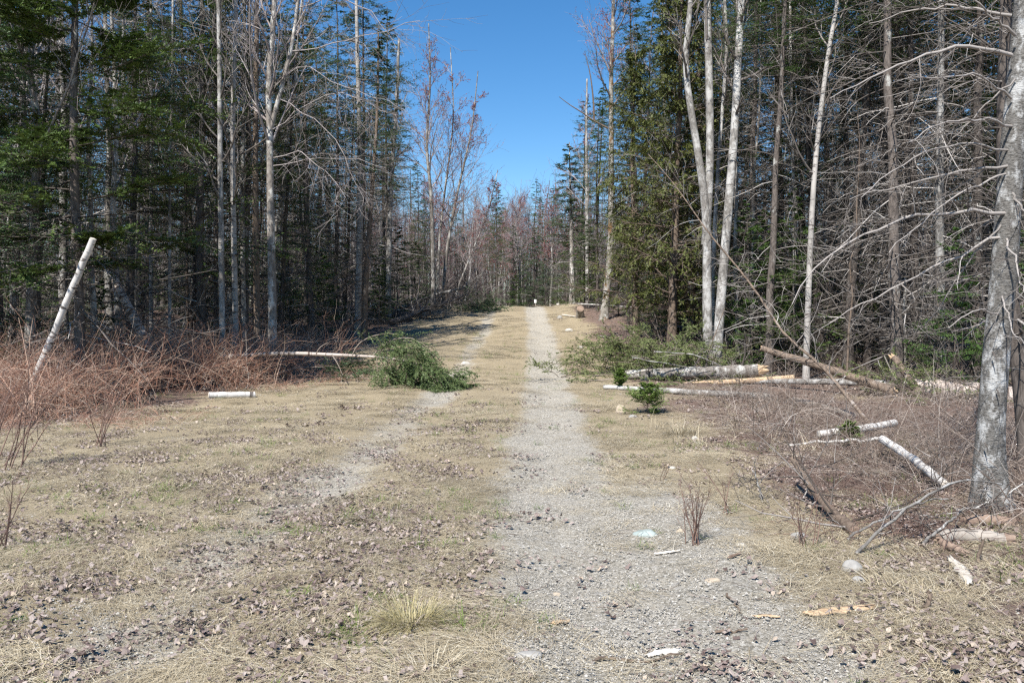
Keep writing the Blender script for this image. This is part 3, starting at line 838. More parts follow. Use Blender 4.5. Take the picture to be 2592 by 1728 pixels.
# right: stems deeper in the right woods
for pts, d, r0, mt, kind, lb in [
    ([(2040, 930), (2048, 700), (2056, 520), (2066, 380), (2080, 260), (2098, 120), (2122, 0), (2150, -250)], 17.5, .072, 'birch_grey', 'hw', 'spotted slender trunk leaning right above the log pile'),
    ([(2010, 930), (2012, 700), (2008, 450), (2000, 100), (2000, -300)], 21, .05, 'bark_grey', 'hw', 'thin straight stem left of the spotted leaning trunk'),
    ([(2383, 930), (2380, 700), (2377, 560), (2380, 300), (2385, -300)], 16.5, .1, 'bark_pale', 'dead', 'pale peeling trunk behind the big lichened fir'),
]:
    P = stem_px(pts, d, 18); r = taper(18, r0, r0 * .5)
    if kind == 'hw': g3 = hardwood(rh, P, r, 14, .4, .22, n2=8, n3=5)
    elif kind == 'dead': g3 = conifer(rh, P, r, 11, .75, 100, 0, 1, 1, 1.2)
    else: g3 = conifer(rh, P, r, 11, .5, 80, 40, 1.5, .7, 1.3)
    unique(g3, (mt, 'twig_grey', 'needles_fir'), 'bare_tree' if kind == 'hw' else 'dead_conifer' if kind == 'dead' else 'spindly_fir', P[0], lb, 'tree')

for kind, k, bx, d, H, w, lb in [
    ('dead', 0, 1872, 19.5, 12, .8, 'thin spiky dead stem just right of the leaning pale trunk'), ('sparse', 0, 2192, 20, 14, .95, 'very dark straight trunk in the right woods'),
    ('sparse', 2, 2140, 22, 15, 1.1, 'dark trunk left of the darkest one in the right woods'), ('sparse', 1, 2316, 17, 14, .9, 'sturdy trunk left of the peeling pale trunk'),
    ('dead', 0, 2288, 18, 11, .6, 'thin grey pole left of the sturdy trunk'), ('sparse', 3, 1912, 22, 16, .85, 'dark trunk in the shade right of the pale clump'),
    ('sparse', 1, 1976, 24, 16, .95, 'dark trunk with dark upper boughs behind the leaning dead sapling')]:
    fitted(kind, k, 'dead_conifer' if kind == 'dead' else 'spindly_fir', bx, HY - (H - EYE) / d * F, d, w, lb, 'tree')

for bx, ty, d, k, w, lb in [(505, -420, 21, 0, 1.1, 'leafy green fir just left of the pale stem cluster'), (618, -380, 23, 2, 1.0, 'leafy green fir rising behind the pale stem cluster'), (330, -350, 20, 2, 1.0, 'leafy green fir between the broad fir and the lone mottled stem'),
                            (1955, -350, 22.5, 2, 1.1, 'leafy green fir left of the spotted leaning trunk'), (2240, -300, 25, 0, 1.1, 'leafy green fir behind the very dark straight trunk'), (2400, -300, 19, 2, .9, 'leafy green fir behind the pale peeling trunk'),
                            (1845, -350, 26, 0, 1.0, 'leafy green fir right behind the leaning pale trunk')]:
    fitted('fir', k, 'fir_tree', bx, ty, d, w, lb, 'fir tree')

# right: young green firs in the right woods
for bx, ty, d, k, w, lb in [(2010, 470, 18.5, 2, .9, 'yellow-green young fir right of the pale trunk clump'), (1935, 520, 20, 1, .8, 'small fir tucked between the pale clump and the yellow-green fir'),
                            (2230, 420, 20.5, 2, .8, 'airy young fir deep in the right woods'), (2420, 560, 15.5, 1, .8, 'young fir just left of the big lichened trunk')]:
    fitted('sap', k, 'young_fir', bx, ty, d, w, lb, 'fir tree')
for bx, ty, d, sp, lb in [(1005, 560, 36, 1.3, 'dark young fir in the shade right of the bent brown trunk'), (1052, 600, 41, 1.3, 'dark young fir left of the foot of the tall budding maple'),
                          (960, 610, 33, 1.1, 'dark young fir directly behind the bent brown trunk'), (820, 640, 29, 1.0, 'dark young fir left of the trackside pair'), (720, 660, 30, 1.0, 'dark young fir right of the forked hardwood'),
                          (1565, 620, 34, 1.2, 'bushy dark fir low just behind the mossy maple'), (1490, 560, 38, 1.3, 'bushy green fir just left of the mossy maple'), (40, 640, 19, 1.0, 'shaded young fir low behind the leaning pole'),
                          (255, 700, 18, .9, 'low shaded fir right of the broad dark fir')]:
    fitted('sap', 2 if sp > 1.05 else 1, 'young_fir', bx, ty, d, sp * .9, lb, 'fir tree')

# right: the big lichened fir in front with long dead limbs
base = np.array([3.85, 6.5, float(gz(3.85, 6.5))])
P = np.vstack([base - [0, 0, .1], px(2500, 1230, 6.5), px(2513, 1000, 6.5), px(2530, 800, 6.5), px(2541, 700, 6.5), px(2560, 400, 6.5), px(2590, 100, 6.55), px(2610, -200, 6.6), px(2640, -900, 6.7)])
P = curve(P, 30)
r = taper(30, .105, .07, 1.9)
r[1] *= 1.35; r[2] *= 1.12
gt, gb, gf = Geo(), Geo(), Geo()
gt.tubes(P, r, 18, rough=.05, rng=rh)
limbs = [
    ([(2560, 140), (2480, 120), (2420, 116), (2330, 140), (2240, 180), (2150, 225), (2100, 250)], .017),
    ([(2560, 40), (2450, 22), (2380, 10), (2300, 30), (2200, 60)], .014),
    ([(2560, 320), (2500, 302), (2430, 305), (2360, 320), (2300, 360)], .012),
    ([(2553, 420), (2480, 425), (2420, 440), (2330, 458), (2240, 478), (2150, 505)], .013),
    ([(2548, 540), (2480, 532), (2400, 535), (2310, 545), (2230, 575), (2150, 615), (2080, 655), (2030, 720), (2005, 770)], .016),
    ([(2545, 600), (2500, 600), (2460, 640), (2400, 660), (2330, 690), (2240, 740), (2150, 785), (2080, 830)], .013),
    ([(2546, 440), (2500, 455), (2400, 505), (2300, 590), (2250, 640)], .009),
    ([(2540, 560), (2470, 640), (2420, 700), (2380, 780), (2340, 820)], .009),
    ([(2560, 250), (2470, 180), (2380, 200), (2300, 190)], .010),
    ([(2550, 480), (2590, 520), (2620, 600)], .012), ([(2545, 600), (2580, 690), (2600, 760)], .010),
    ([(2570, 200), (2500, 260), (2430, 330), (2390, 380)], .008), ([(2530, 800), (2490, 780), (2450, 790), (2400, 830)], .008),
    ([(2520, 950), (2470, 960), (2420, 990)], .006), ([(2550, 380), (2450, 360), (2350, 380), (2250, 430), (2180, 500)], .009),
    ([(2570, 90), (2500, 30), (2420, -40)], .013), ([(2535, 740), (2560, 840), (2592, 870)], .008),
]
LIMBS = []
for k, (pts, r0) in enumerate(limbs):
    n_ = len(pts)
    dd = 6.45 - np.linspace(0, 1, n_) * [0.5, -.4, .9, .2, .7, -.3][k % 6]
    L1 = curve([px(a, c, q) for (a, c), q in zip(pts, dd)], 14)
    L1[1:-1] += rh.normal(0, .008, (12, 3))
    L1 = L1[None]; r1 = np.linspace(r0, .003, 14)[None]
    gl = Geo(); LIMBS.append(gl)
    gl.tubes(L1, r1, 6, [.85])
    ll = np.linalg.norm(L1[0, -1] - L1[0, 0])
    c2, cr2, _ = grow(rh, L1, r1, int(6 + ll * 7), .12, 1, .8, .34, 6, up=-.03, wig=.16, rr=.4, rmin=.002, flat=.8, lsd=.45)
    gl.tubes(c2, cr2, 4, .25 + .7 * rh.random(len(c2)))
    c3, cr3, _ = grow(rh, c2, cr2, 4, .2, 1, .8, .12, 4, wig=.2, rr=.6, rmin=.0015, flat=.8)
    gl.tubes(c3, cr3, 3, .15 + .8 * rh.random(len(c3)))
# stub knots on the trunk
STUBS = []
for (kx, ky) in [(2512, 890), (2492, 1120), (2522, 985)]:
    s0 = px(kx, ky, 6.38)
    gl = Geo(); STUBS.append(gl); gl.tubes(curve([s0, s0 + [0, -.03, -.02], s0 + [.003, -.045, -.07]], 5), np.linspace(.006, .002, 5), 5, [0.0])
# live green sprays high on the tree and to its right
d, dr, t = grow(rh, P[None], r[None], 26, .6, .97, 1.5, 1.3, 6, up=-.03, wig=.1, rr=.1, rmin=.004)
gb.tubes(d, dr, 4, rh.random(len(d)))
e, er, _ = grow(rh, d, dr, 12, .25, 1, .85, .4, 4, wig=.08, rr=.6, rmin=.0025, flat=.4)
gb.tubes(e, er, 3, rh.random(len(e)))
keep = rh.random(len(e)) < .4
v, a = needle_tris(rh, e[keep], 22, .024, .01); gf.tris(v, a)
o = unique((gt, gb, gf), ('bark_fir', 'twig_grey', 'needles_fir'), 'lichened_fir', base, 'big grey lichen-spotted fir trunk with long dead limbs at the right edge', 'fir tree')
for gl in LIMBS: gl.obj('limb', 'twig_grey', o, base)
for gl in STUBS: gl.obj('knot_stub', 'bark_dark', o, base)
P = stem_px([(2600, 1150), (2560, 750), (2540, 500), (2538, 300), (2545, 100), (2550, -200), (2555, -600)], 8.0, 18)
g3 = conifer(rh, P, taper(18, .075, .045), 11, .8, 60, 0, 1, 1, .8, dead0=.2)
unique(g3, ('bark_dark', 'twig_grey', 'needles_fir'), 'dead_conifer', P[0], 'dark slender trunk close behind the big lichened fir', 'tree')

# leaning dead sapling across the right woods
P = np.array([px(2210, 1180, 11.5), px(2150, 1000, 12.2), px(2060, 900, 12.8), px(1990, 865, 13), px(1950, 790, 13.2), px(1880, 690, 13.5), px(1800, 600, 13.8), px(1700, 455, 14.2), px(1640, 390, 14.4)])
P[0, 2] = float(gz(P[0, 0], P[0, 1])) - .02
P = curve([P[0], P[2], P[3], P[4], P[5], P[6], P[7], P[8]], 20)
gt, gb, gf = Geo(), Geo(), Geo()
r = np.linspace(.03, .006, 20)
gt.tubes(P, r, 8)
c2, cr2, _ = grow(rh, P[None], r[None], 60, .15, 1, 1.0, .8, 7, up=-.04, wig=.12, rr=.4, rmin=.003, lsd=.4)
gb.tubes(c2, cr2, 3, .2 + .8 * rh.random(len(c2)))
c3, cr3, _ = grow(rh, c2, cr2, 6, .2, 1, .8, .25, 4, up=-.02, wig=.15, rr=.6, rmin=.0022)
gb.tubes(c3, cr3, 3, rh.random(len(c3)))
unique((gt, gb, gf), ('bark_brown', 'twig_grey', 'buds_red'), 'leaning_sapling', P[0], 'thin dead sapling leaning far left across the pale trunks', 'sapling')
print('TREES', TRIS)

# ------------------------------------------------------------------ far woods that read as one mass
rw = np.random.default_rng(404)
def far_woods():
    protos_ = []
    for q in range(3):
        N = 9; K = 5; t = np.linspace(0, 1, K)
        x, y = rw.uniform(-2.4, 2.4, N), rw.uniform(-2.4, 2.4, N); H = rw.uniform(7.5, 12, N)
        P = np.empty((N, K, 3))
        P[..., 0] = x[:, None] + np.cumsum(rw.normal(0, .12, (N, K)), 1); P[..., 1] = y[:, None] + np.cumsum(rw.normal(0, .12, (N, K)), 1)
        P[..., 2] = -.2 + H[:, None] * t
        R = rw.uniform(.04, .1, N)[:, None] * (1 - .75 * t)
        gt, gb = Geo(), Geo()
        gt.tubes(P, R, 5, rw.random(N))
        a, ar_, _ = grow(rw, P, R, 30, .05, .98, .9, 1.6, 4, up=.12, wig=.15, rr=.3, rmin=.01, asd=.4, lsd=.4)
        gb.tubes(a, ar_, 3, rw.random(len(a)))
        c_, cr_, _ = grow(rw, a, ar_, 3, .2, 1, .7, .7, 3, up=.06, wig=.15, rr=.6, rmin=.008)
        gb.tubes(c_, cr_, 3, rw.random(len(c_)))
        protos_.append((gt.mesh('stems', 'twig_grey'), gb.mesh('twigs', 'twig_far')))
    root = bpy.data.objects.new('distant_woods', None); COL.objects.link(root)
    tag(root, 'mass of far grey stems closing off the woods behind the nearer trees', kind='stuff')
    spots = []
    for _ in range(6000):
        if len(spots) >= 230: break
        th = rw.normal(0, .06) if rw.random() < .3 else rw.uniform(-.66, .66); d = rw.uniform(60 if abs(th) < .2 else 46, 115); x = th * d
        if not (x < e_left(d) - 4 or x > e_right(d) + 4 or d > 80): continue
        if any((x - a) ** 2 + (d - c) ** 2 < 9 for a, c in spots): continue
        spots.append((x, d))
    for x, d in spots:
        a, c = protos_[rw.integers(3)]
        sc = rw.uniform(.85, 1.1) * (1 + .3 * math.exp(-(x / 9) ** 2)); rz = rw.random() * 6.283
        for nm, me in (('stems', a), ('twigs', c)):
            o = link(nm, me, root); o.location = (x, d, float(gz(x, d, False))); o.rotation_euler[2] = rz; o.scale = (sc,) * 3
far_woods()
print('FAR', TRIS)

# ------------------------------------------------------------------ logs, stumps and fallen trees
rl = np.random.default_rng(505)
def pxh(x, y, h=0.0):
    """photo pixel -> point on its ray that is h above the ground"""
    ds = np.linspace(2.5, 60, 8000)
    X = (x - CX) / F * ds; Z = EYE + (HY - y) / F * ds
    g_ = gz(X, ds) + h
    k = int(np.argmax(Z <= g_))
    if not (Z <= g_).any(): k = len(ds) - 1
    return np.array([X[k], ds[k], Z[k]])

def log(name, pts, r0, r1, mt, label, cat, end='wood_fresh', K=16, sides=14, splint=None, rough=.06, bits=0, bitlen=.3, grp=None):
    P = curve(pts, K)
    P[1:-1] += rl.normal(0, max(r0 * .07, .006 if r0 < .02 else 0), (K - 2, 3))
    r = np.linspace(r0, r1, K) * (1 + rl.normal(0, .03, K))
    base = P[0].copy(); base[2] = min(P[0, 2], P[-1, 2]) - min(r0, r1)
    o = thing(name, base, label, cat, grp)
    g_ = Geo(); g_.tubes(P, r, sides, rough=rough, rng=rl); g_.obj('bark', mt, o, base)
    # end faces, slightly recessed rings so the cut shows as its own disc
    for kk, sgn in ((0, -1), (K - 1, 1)):
        T = nrm(P[kk] - P[kk - sgn])
        U = nrm(np.cross(T, [.1, .2, 1.0])); V = np.cross(T, U)
        n = 14; an = np.arange(n) / n * 6.283
        rr = r[kk] * .985
        off = np.zeros(n)
        if splint and splint[0 if kk == 0 else 1]:
            off = rl.random(n) ** 2 * splint[0 if kk == 0 else 1]
        ring = P[kk] + rr * (np.cos(an)[:, None] * U + np.sin(an)[:, None] * V)
        ring2 = P[kk] + rr * .6 * (np.cos(an)[:, None] * U + np.sin(an)[:, None] * V) + T * (.15 * r[kk] + off)[:, None]
        cen = P[kk] + T * (.1 * r[kk] + (off.mean() if off.any() else 0))
        v = np.vstack([ring, ring2, cen]); f = []
        for i in range(n):
            j = (i + 1) % n
            f.append((i, j, n + j, n + i)); f.append((n + i, n + j, 2 * n))
        if sgn < 0: f = [q[::-1] for q in f]
        Geo().poly(v, f).obj('broken_end' if off.any() else 'cut_end', end, o, base, smooth=False)
    if bits:
        c2, cr2, _ = grow(rl, P[None], r[None], bits, .05, .98, 1.3, bitlen, 5, up=.02, wig=.15, rr=.22, rmin=.004, lsd=.5)
        c3, cr3, _ = grow(rl, c2, cr2, 4, .3, 1, .8, bitlen * .4, 4, wig=.15, rr=.6, rmin=.0028)
        for i in range(bits):
            gb = Geo(); gb.tubes(c2[i:i + 1], cr2[i:i + 1], 4, rl.random(1))
            gb.tubes(c3[4 * i:4 * i + 4], cr3[4 * i:4 * i + 4], 3, rl.random(4))
            gb.obj('branch', 'twig_grey', o, base)
    return o

# leaning pole: foot buried in the brambles
top = px(236, 604, 12.9); low = px(92, 948, 13.1)
foot = low + (low - top) * ((low[2] - float(gz(low[0], low[1])) + .1) / (top[2] - low[2]))
log('birch_pole', [foot, low, top], .058, .05, 'birch_white', 'white birch pole leaning to the right out of the red brambles', 'birch pole', 'wood_bleached', rough=.02)
log('birch_log', [pxh(528, 1000, .06), pxh(645, 999, .06)], .062, .062, 'birch_white', 'short white birch log lying at the edge of the red brambles', 'log', 'wood_bleached', rough=.02)
log('broken_birch', [px(262, 650, 18.3), px(300, 730, 18), px(340, 805, 17.7), px(380, 890, 17.3)], .075, .12, 'birch_dirty', 'dirty broken birch trunk slanting down into the brambles behind the pole', 'birch trunk', 'wood_rotten', splint=(.05, .2))
log('leaning_stick', [pxh(472, 838, .4), px(515, 745, 19), px(530, 700, 19)], .035, .02, 'bark_pale', 'pale thin stick slanting among the stems behind the brambles', 'stick', bits=5)

# fallen spruce on the track
def fallen_spruce():
    P = curve([px(560, 903, 17.3), px(725, 893, 17.2), px(900, 900, 17.0), px(1000, 906, 16.8), px(1080, 925, 16.6), px(1150, 975, 16.4)], 24)
    r = np.linspace(.055, .012, 24); r[:2] *= 1.1
    gt, gb, gf = Geo(), Geo(), Geo()
    gt.tubes(P, r, 9, caps=True)
    d, dr, t = grow(rl, P[None], r[None], 64, .64, .99, 1.0, lambda t: .62 - .2 * (t - .64) / .36, 8, up=-.13, wig=.07, rr=.35, rmin=.004, lsd=.25)
    arcs = []
    for pts in [[(892, 898), (905, 870), (940, 850), (985, 842), (1005, 846)], [(945, 900), (965, 872), (1000, 857), (1040, 852), (1085, 880)],
                [(975, 905), (985, 880), (1020, 860), (1050, 862), (1100, 900)], [(840, 897), (855, 920), (868, 950)], [(800, 896), (808, 880), (830, 866)]]:
        arcs.append(curve([px(a, c, 16.9 - .05 * k) for k, (a, c) in enumerate(pts)], 8))
    A = np.array(arcs); AR = np.linspace(.014, .005, 8)[None].repeat(len(A), 0)
    gb.tubes(A, AR, 5, np.full(len(A), .8))
    g0 = gz(d[..., 0], d[..., 1]) + .03
    d[..., 2] = np.maximum(d[..., 2], g0)
    gb.tubes(d, dr, 4, .3 + .5 * rl.random(len(d)))
    al = np.concatenate([d, A[:3]]); alr = np.concatenate([dr, AR[:3]])
    L_ = np.linalg.norm(al[:, -1] - al[:, 0], axis=1)
    e, er, _ = grow(rl, al, alr, 12, .3, 1, .8, (L_ * .35)[:, None] * np.ones((1, 12)), 5, up=-.12, wig=.08, rr=.5, rmin=.003, flat=.6)
    e[..., 2] = np.maximum(e[..., 2], gz(e[..., 0], e[..., 1]) + .02)
    gb.tubes(e, er, 3, rl.random(len(e)) * .5)
    v, a = needle_tris(rl, e, 11, .034, .016, up=.5); gf.tris(v, a)
    e2, er2, _ = grow(rl, e, er, 4, .15, .9, .75, .13, 3, up=-.1, wig=.06, rr=.6, rmin=.002, flat=.5)
    e2[..., 2] = np.maximum(e2[..., 2], gz(e2[..., 0], e2[..., 1]) + .015)
    v, a = needle_tris(rl, e2, 6, .032, .016, up=.5); gf.tris(v, a)
    unique((gt, gb, gf), ('birch_dirty', 'twig_brown', 'needles_pale'), 'fallen_spruce', [P[14, 0], P[14, 1], float(gz(P[14, 0], P[14, 1]))],
           'fallen green spruce top lying across the left rut of the track', 'fallen spruce')
fallen_spruce()

# left bank blowdown
def blowdown(pts, hs, r0, r1, mt, label, ntw):
    W_ = [pxh(a, c, h) for (a, c), h in zip(pts, hs)]
    P = curve(W_, 18); r = np.linspace(r0, r1, 18)
    gt, gb, gf = Geo(), Geo(), Geo()
    gt.tubes(P, r, 9, caps=True)
    a, ar_, _ = grow(rl, P[None], r[None], ntw, .35, 1, .8, 1.3, 7, up=.03, wig=.15, rr=.4, rmin=.007, lsd=.4)
    a[..., 2] = np.maximum(a[..., 2], gz(a[..., 0], a[..., 1]) + .02)
    gb.tubes(a, ar_, 4, rl.random(len(a)))
    c_, cr_, _ = grow(rl, a, ar_, 9, .2, 1, .8, .5, 5, up=.02, wig=.15, rr=.5, rmin=.005)
    gb.tubes(c_, cr_, 3, rl.random(len(c_)))
    e_, er_, _ = grow(rl, c_, cr_, 4, .2, 1, .8, .22, 3, wig=.15, rr=.5, rmin=.004)
    gb.tubes(e_, er_, 3, rl.random(len(e_)))
    unique((gt, gb, gf), (mt, 'twig_grey', 'buds_red'), 'fallen_tree', P[0], label, 'fallen tree')
blowdown([(1012, 780), (1060, 760), (1110, 744), (1150, 734), (1185, 729), (1192, 712)], [.1, .35, .7, .95, 1.1, 1.4], .13, .05, 'bark_pale', 'pale fallen tree propped up with its bare top over the left edge of the track', 26)
blowdown([(985, 817), (1035, 802), (1075, 783), (1120, 773), (1160, 755), (1200, 738)], [.12, .2, .35, .5, .8, 1.1], .14, .03, 'bark_dark', 'dark fallen tree below the pale one on the left bank', 30)
for (a, c), (a2, c2), r0, lb in [((870, 775), (960, 800), .05, 'broken pale limb lying below the trackside pair of trunks'), ((830, 790), (990, 792), .06, 'grey limb lying just behind the trackside pair of trunks'),
                                 ((905, 805), (1010, 812), .04, 'thin grey limb at the foot of the bent brown trunk'), ((960, 775), (1060, 800), .05, 'grey limb crossing under the dark fallen tree')]:
    log('dead_limb', [pxh(a, c, .5), pxh((a + a2) / 2, (c + c2) / 2, .25), pxh(a2, c2, .08)], r0, r0 * .4, 'bark_pale', lb, 'dead limb', 'wood_old', bits=14, bitlen=.6)

# right: log pile
log('broken_log', [px(1585, 948, 18), px(1700, 944, 17.6), px(1920, 937, 17.0)], .1, .14, 'bark_grey', 'grey log with a splintered tan end on top of the right-hand pile', 'log', splint=(.0, .25), bits=16, bitlen=.5)
log('thin_log', [pxh(1528, 979, .06), pxh(1720, 990, .07), pxh(1948, 1003, .07)], .045, .065, 'bark_pale', 'long thin pale log lying in front of the right-hand pile', 'log', 'wood_bleached', bits=5)
log('slanting_log', [px(1928, 881, 16.2), px(2060, 922, 15.7), px(2170, 958, 15.3), px(2260, 990, 15)], .06, .09, 'bark_brown', 'brown tan-ended log slanting down to the right across the pile', 'log', bits=8, bitlen=.4, splint=(.03, .12))
log('big_log', [px(2310, 983, 15.4), px(2420, 992, 15.1), px(2560, 1006, 14.7)], .19, .21, 'birch_dirty', 'thick pinkish-white log lying behind the big lichened fir', 'log', 'wood_bleached', sides=20)
log('pale_log', [px(1885, 964, 17), px(2100, 966, 16.5), px(2330, 972, 16)], .05, .075, 'bark_pale', 'long pale log running behind the slanting tan log', 'log', 'wood_bleached')
log('split_log', [px(1690, 975, 17.2), px(1850, 966, 17.0), px(2010, 955, 16.8)], .05, .06, 'wood_fresh', 'tan split log lying under the log with the splintered end', 'log', bits=6)
log('broken_log', [px(2262, 905, 15.5), px(2290, 940, 15.3), px(2330, 1000, 15.1)], .06, .08, 'bark_brown', 'short brown broken log propped against the thick pale log', 'log', splint=(.12, 0))
log('pale_log', [pxh(2010, 1010, .12), pxh(2120, 1040, .1), pxh(2160, 1052, .08)], .045, .05, 'wood_old', 'weathered grey log half buried in twigs below the pile', 'log', 'wood_old', bits=6)
log('birch_log', [pxh(2072, 1098, .12), pxh(2170, 1088, .16), pxh(2264, 1070, .18)], .044, .047, 'birch_white', 'white birch log, upper one of the two in the twigs', 'birch log', 'wood_bleached', rough=.02)
log('birch_limb', [pxh(1996, 1127, .03), pxh(2060, 1119, .07), pxh(2130, 1117, .08), pxh(2228, 1109, .15)], .013, .02, 'birch_white', 'thin white birch limb lying level below the short birch log', 'birch limb', 'wood_bleached', rough=.02)
log('birch_log', [pxh(2234, 1112, .24), pxh(2310, 1160, .18), pxh(2392, 1226, .08)], .045, .036, 'birch_white', 'white birch log slanting down toward the foot of the big fir', 'birch log', 'wood_bleached', rough=.02)
log('curved_log', [pxh(2165, 1345, .03), pxh(2110, 1300, .06), pxh(2060, 1240, .12), pxh(2022, 1190, .2), pxh(2005, 1160, .28)], .045, .022, 'bark_brown', 'grey curved fallen stem rising to the left out of the leaf litter', 'fallen stem', 'wood_rotten', bits=16, bitlen=.6)
log('rotten_log', [pxh(2378, 1366, .03), pxh(2410, 1352, .05), pxh(2470, 1356, .045), pxh(2545, 1366, .02)], .042, .05, 'wood_old', 'rotten grey log at the foot of the big lichened fir', 'log', 'wood_rotten', rough=.25, splint=(.06, .06))
log('rotten_chunk', [pxh(2388, 1376, .03), pxh(2440, 1396, .03)], .035, .02, 'wood_rotten', 'crumbling brown chunk beside the rotten log', 'wood chunk', 'wood_rotten', rough=.35, splint=(.03, .05))
log('rotten_log', [pxh(2440, 1322, .02), pxh(2500, 1314, .03), pxh(2570, 1326, .02)], .045, .04, 'wood_rotten', 'darker rotten log just behind the grey rotten one', 'log', 'wood_rotten', rough=.3)
log('cut_stump', [pxh(1630, 962, .0), pxh(1630, 962, .0) + [.01, 0, .22]], .1, .09, 'bark_grey', 'low cut stump with a pale top beside the green brush pile', 'stump', 'wood_bleached', K=6)
log('tree_stump', [pxh(1468, 806, -.05), pxh(1468, 806, 0) + [.02, 0, .42]], .19, .16, 'bark_grey', 'weathered grey stump by the right shoulder of the track near the crest', 'stump', 'wood_rotten', K=6, rough=.15)
log('pale_limb', [pxh(1424, 797, .04), pxh(1456, 801, .05)], .04, .03, 'wood_bleached', 'short pale limb beside the weathered stump', 'limb', 'wood_bleached')
log('level_limb', [px(1462, 769, 37), px(1530, 772, 36.5), px(1605, 778, 36)], .03, .035, 'bark_pale', 'long level limb running behind the mossy maple', 'limb')
log('dead_limb', [pxh(1512, 850, .03), pxh(1550, 856, .05)], .03, .025, 'bark_pale', 'short pale limb at the left end of the green brush pile', 'limb')
for (pts, r0, lb) in [([(2166, 1400), (2250, 1320), (2330, 1260), (2420, 1215), (2470, 1215), (2535, 1225)], .011, 'long thin branch arching in front of the big fir trunk'),
                      ([(2145, 1365), (2230, 1310), (2310, 1275), (2400, 1262)], .009, 'thin branch lying just below the arching one'),
                      ([(2335, 1376), (2400, 1320), (2440, 1285)], .012, 'short pale branch leaning on the rotten log'),
                      ([(2420, 1290), (2480, 1283), (2540, 1255), (2600, 1215)], .010, 'pale branch rising to the right edge above the rotten log'),
                      ([(1900, 1000), (1915, 1050), (1935, 1095), (1945, 1150)], .008, 'dark bent twig standing in the tawny grass'),
                      ([(1980, 1060), (1996, 1095), (2000, 1130)], .008, 'dark hooked twig beside the birch limb'),
                      ([(1905, 1190), (1922, 1230), (1930, 1270)], .012, 'short pale forked twig standing near the curved fallen stem'),
                      ([(1655, 890), (1760, 895), (1830, 930), (1900, 938)], .014, 'curved limb lying over the splintered log'),
                      ([(1600, 905), (1700, 922), (1780, 936), (1840, 942)], .012, 'straight limb lying over the splintered log'),
                      ([(1790, 905), (1808, 850), (1835, 780)], .016, 'brown snag leaning against the pale trunk clump')]:
    n_ = len(pts)
    hs = np.full(n_, .12); 
    d0 = None
    if lb.startswith(('dark', 'short pale forked')):
        b0 = pxh(pts[-1][0], pts[-1][1], 0); W_ = [px(a, c, b0[1]) for a, c in pts][::-1]
    elif lb.startswith(('curved', 'straight')):
        W_ = [px(a, c, 17.2) for a, c in pts]
    elif lb.startswith('brown'):
        W_ = [px(a, c, 18.3) for a, c in pts]
    else:
        W_ = [pxh(pts[0][0], pts[0][1], .02)]
        dd = np.linspace(W_[0][1], 5.9 if W_[0][1] < 6 else W_[0][1], n_)
        W_ = [px(a, c, q) for (a, c), q in zip(pts, dd)]
    log('fallen_branch' if 'twig' not in lb else 'bent_twig', W_, r0, r0 * .45, 'bark_brown' if 'dark' in lb or 'brown' in lb else 'bark_pale', lb, 'branch', 'wood_old', sides=7, bits=9, bitlen=.22 if W_[0][1] < 10 else .4)

# green brush pile
def brush(pix, d, n, sp, hmax, mat, label, seed, ln=.9):
    rg_ = np.random.default_rng(seed)
    cx_ = (pix - CX) / F * d
    x = cx_ + rg_.normal(0, sp, n); y = d + rg_.normal(0, .8, n)
    prof = np.exp(-((x - cx_) / (sp * 1.4)) ** 2) * hmax
    z = gz(x, y) + rg_.random(n) * prof
    K = 6
    D = nrm(np.stack([rg_.normal(0, 1, n) - .3, rg_.normal(0, .7, n), rg_.normal(.1, .3, n)], 1))
    P = np.empty((n, K, 3)); P[:, 0] = np.stack([x, y, z], 1)
    L_ = ln * rg_.uniform(.5, 1.3, n) / (K - 1)
    for k in range(1, K):
        D = nrm(D + rg_.normal(0, .12, (n, 3)) + [0, 0, -.06]); P[:, k] = P[:, k - 1] + D * L_[:, None]
    P[..., 2] = np.maximum(P[..., 2], gz(P[..., 0], P[..., 1]) + .02)
    R = np.linspace(.011, .004, K)[None].repeat(n, 0)
    gb, gf = Geo(), Geo()
    gb.tubes(P, R, 3, rg_.random(n))
    e, er, _ = grow(rg_, P, R, 12, .2, 1, .8, .3, 4, up=-.02, wig=.1, rr=.5, rmin=.003, flat=.5)
    gb.tubes(e, er, 3, rg_.random(len(e)))
    keep = rg_.random(len(e)) < .75
    e2, er2, _ = grow(rg_, e[keep], er[keep], 4, .2, 1, .8, .13, 3, wig=.1, rr=.6, rmin=.002, flat=.5)
    v, a = needle_tris(rg_, np.concatenate([e[keep][:, [0, 2, 3]], e2]), 6, .035, .02, up=.5); gf.tris(v, a)
    o = thing('brush_pile', (cx_, d, float(gz(cx_, d))), label, 'brush pile')
    gb.obj('branches', 'twig_brown', o, o.location); gf.obj('foliage', mat, o, o.location)
brush(1620, 19.3, 90, .75, .95, 'needles_slash', 'heap of faded green conifer branches at the right of the track', 61)
brush(1745, 18.6, 60, .6, .8, 'needles_slash', 'smaller heap of faded branches against the pale trunk clump', 62)
brush(1205, 40, 60, .5, .7, 'needles_spruce', 'green heap of conifer branches at the left side of the crest', 63)
brush(930, 19.0, 16, .35, .35, 'needles_spruce', 'small scatter of green sprigs behind the fallen spruce top', 64, .5)
brush(2310, 15.9, 26, .5, .5, 'needles_slash', 'faded sprigs hanging over the thick pale log', 65)

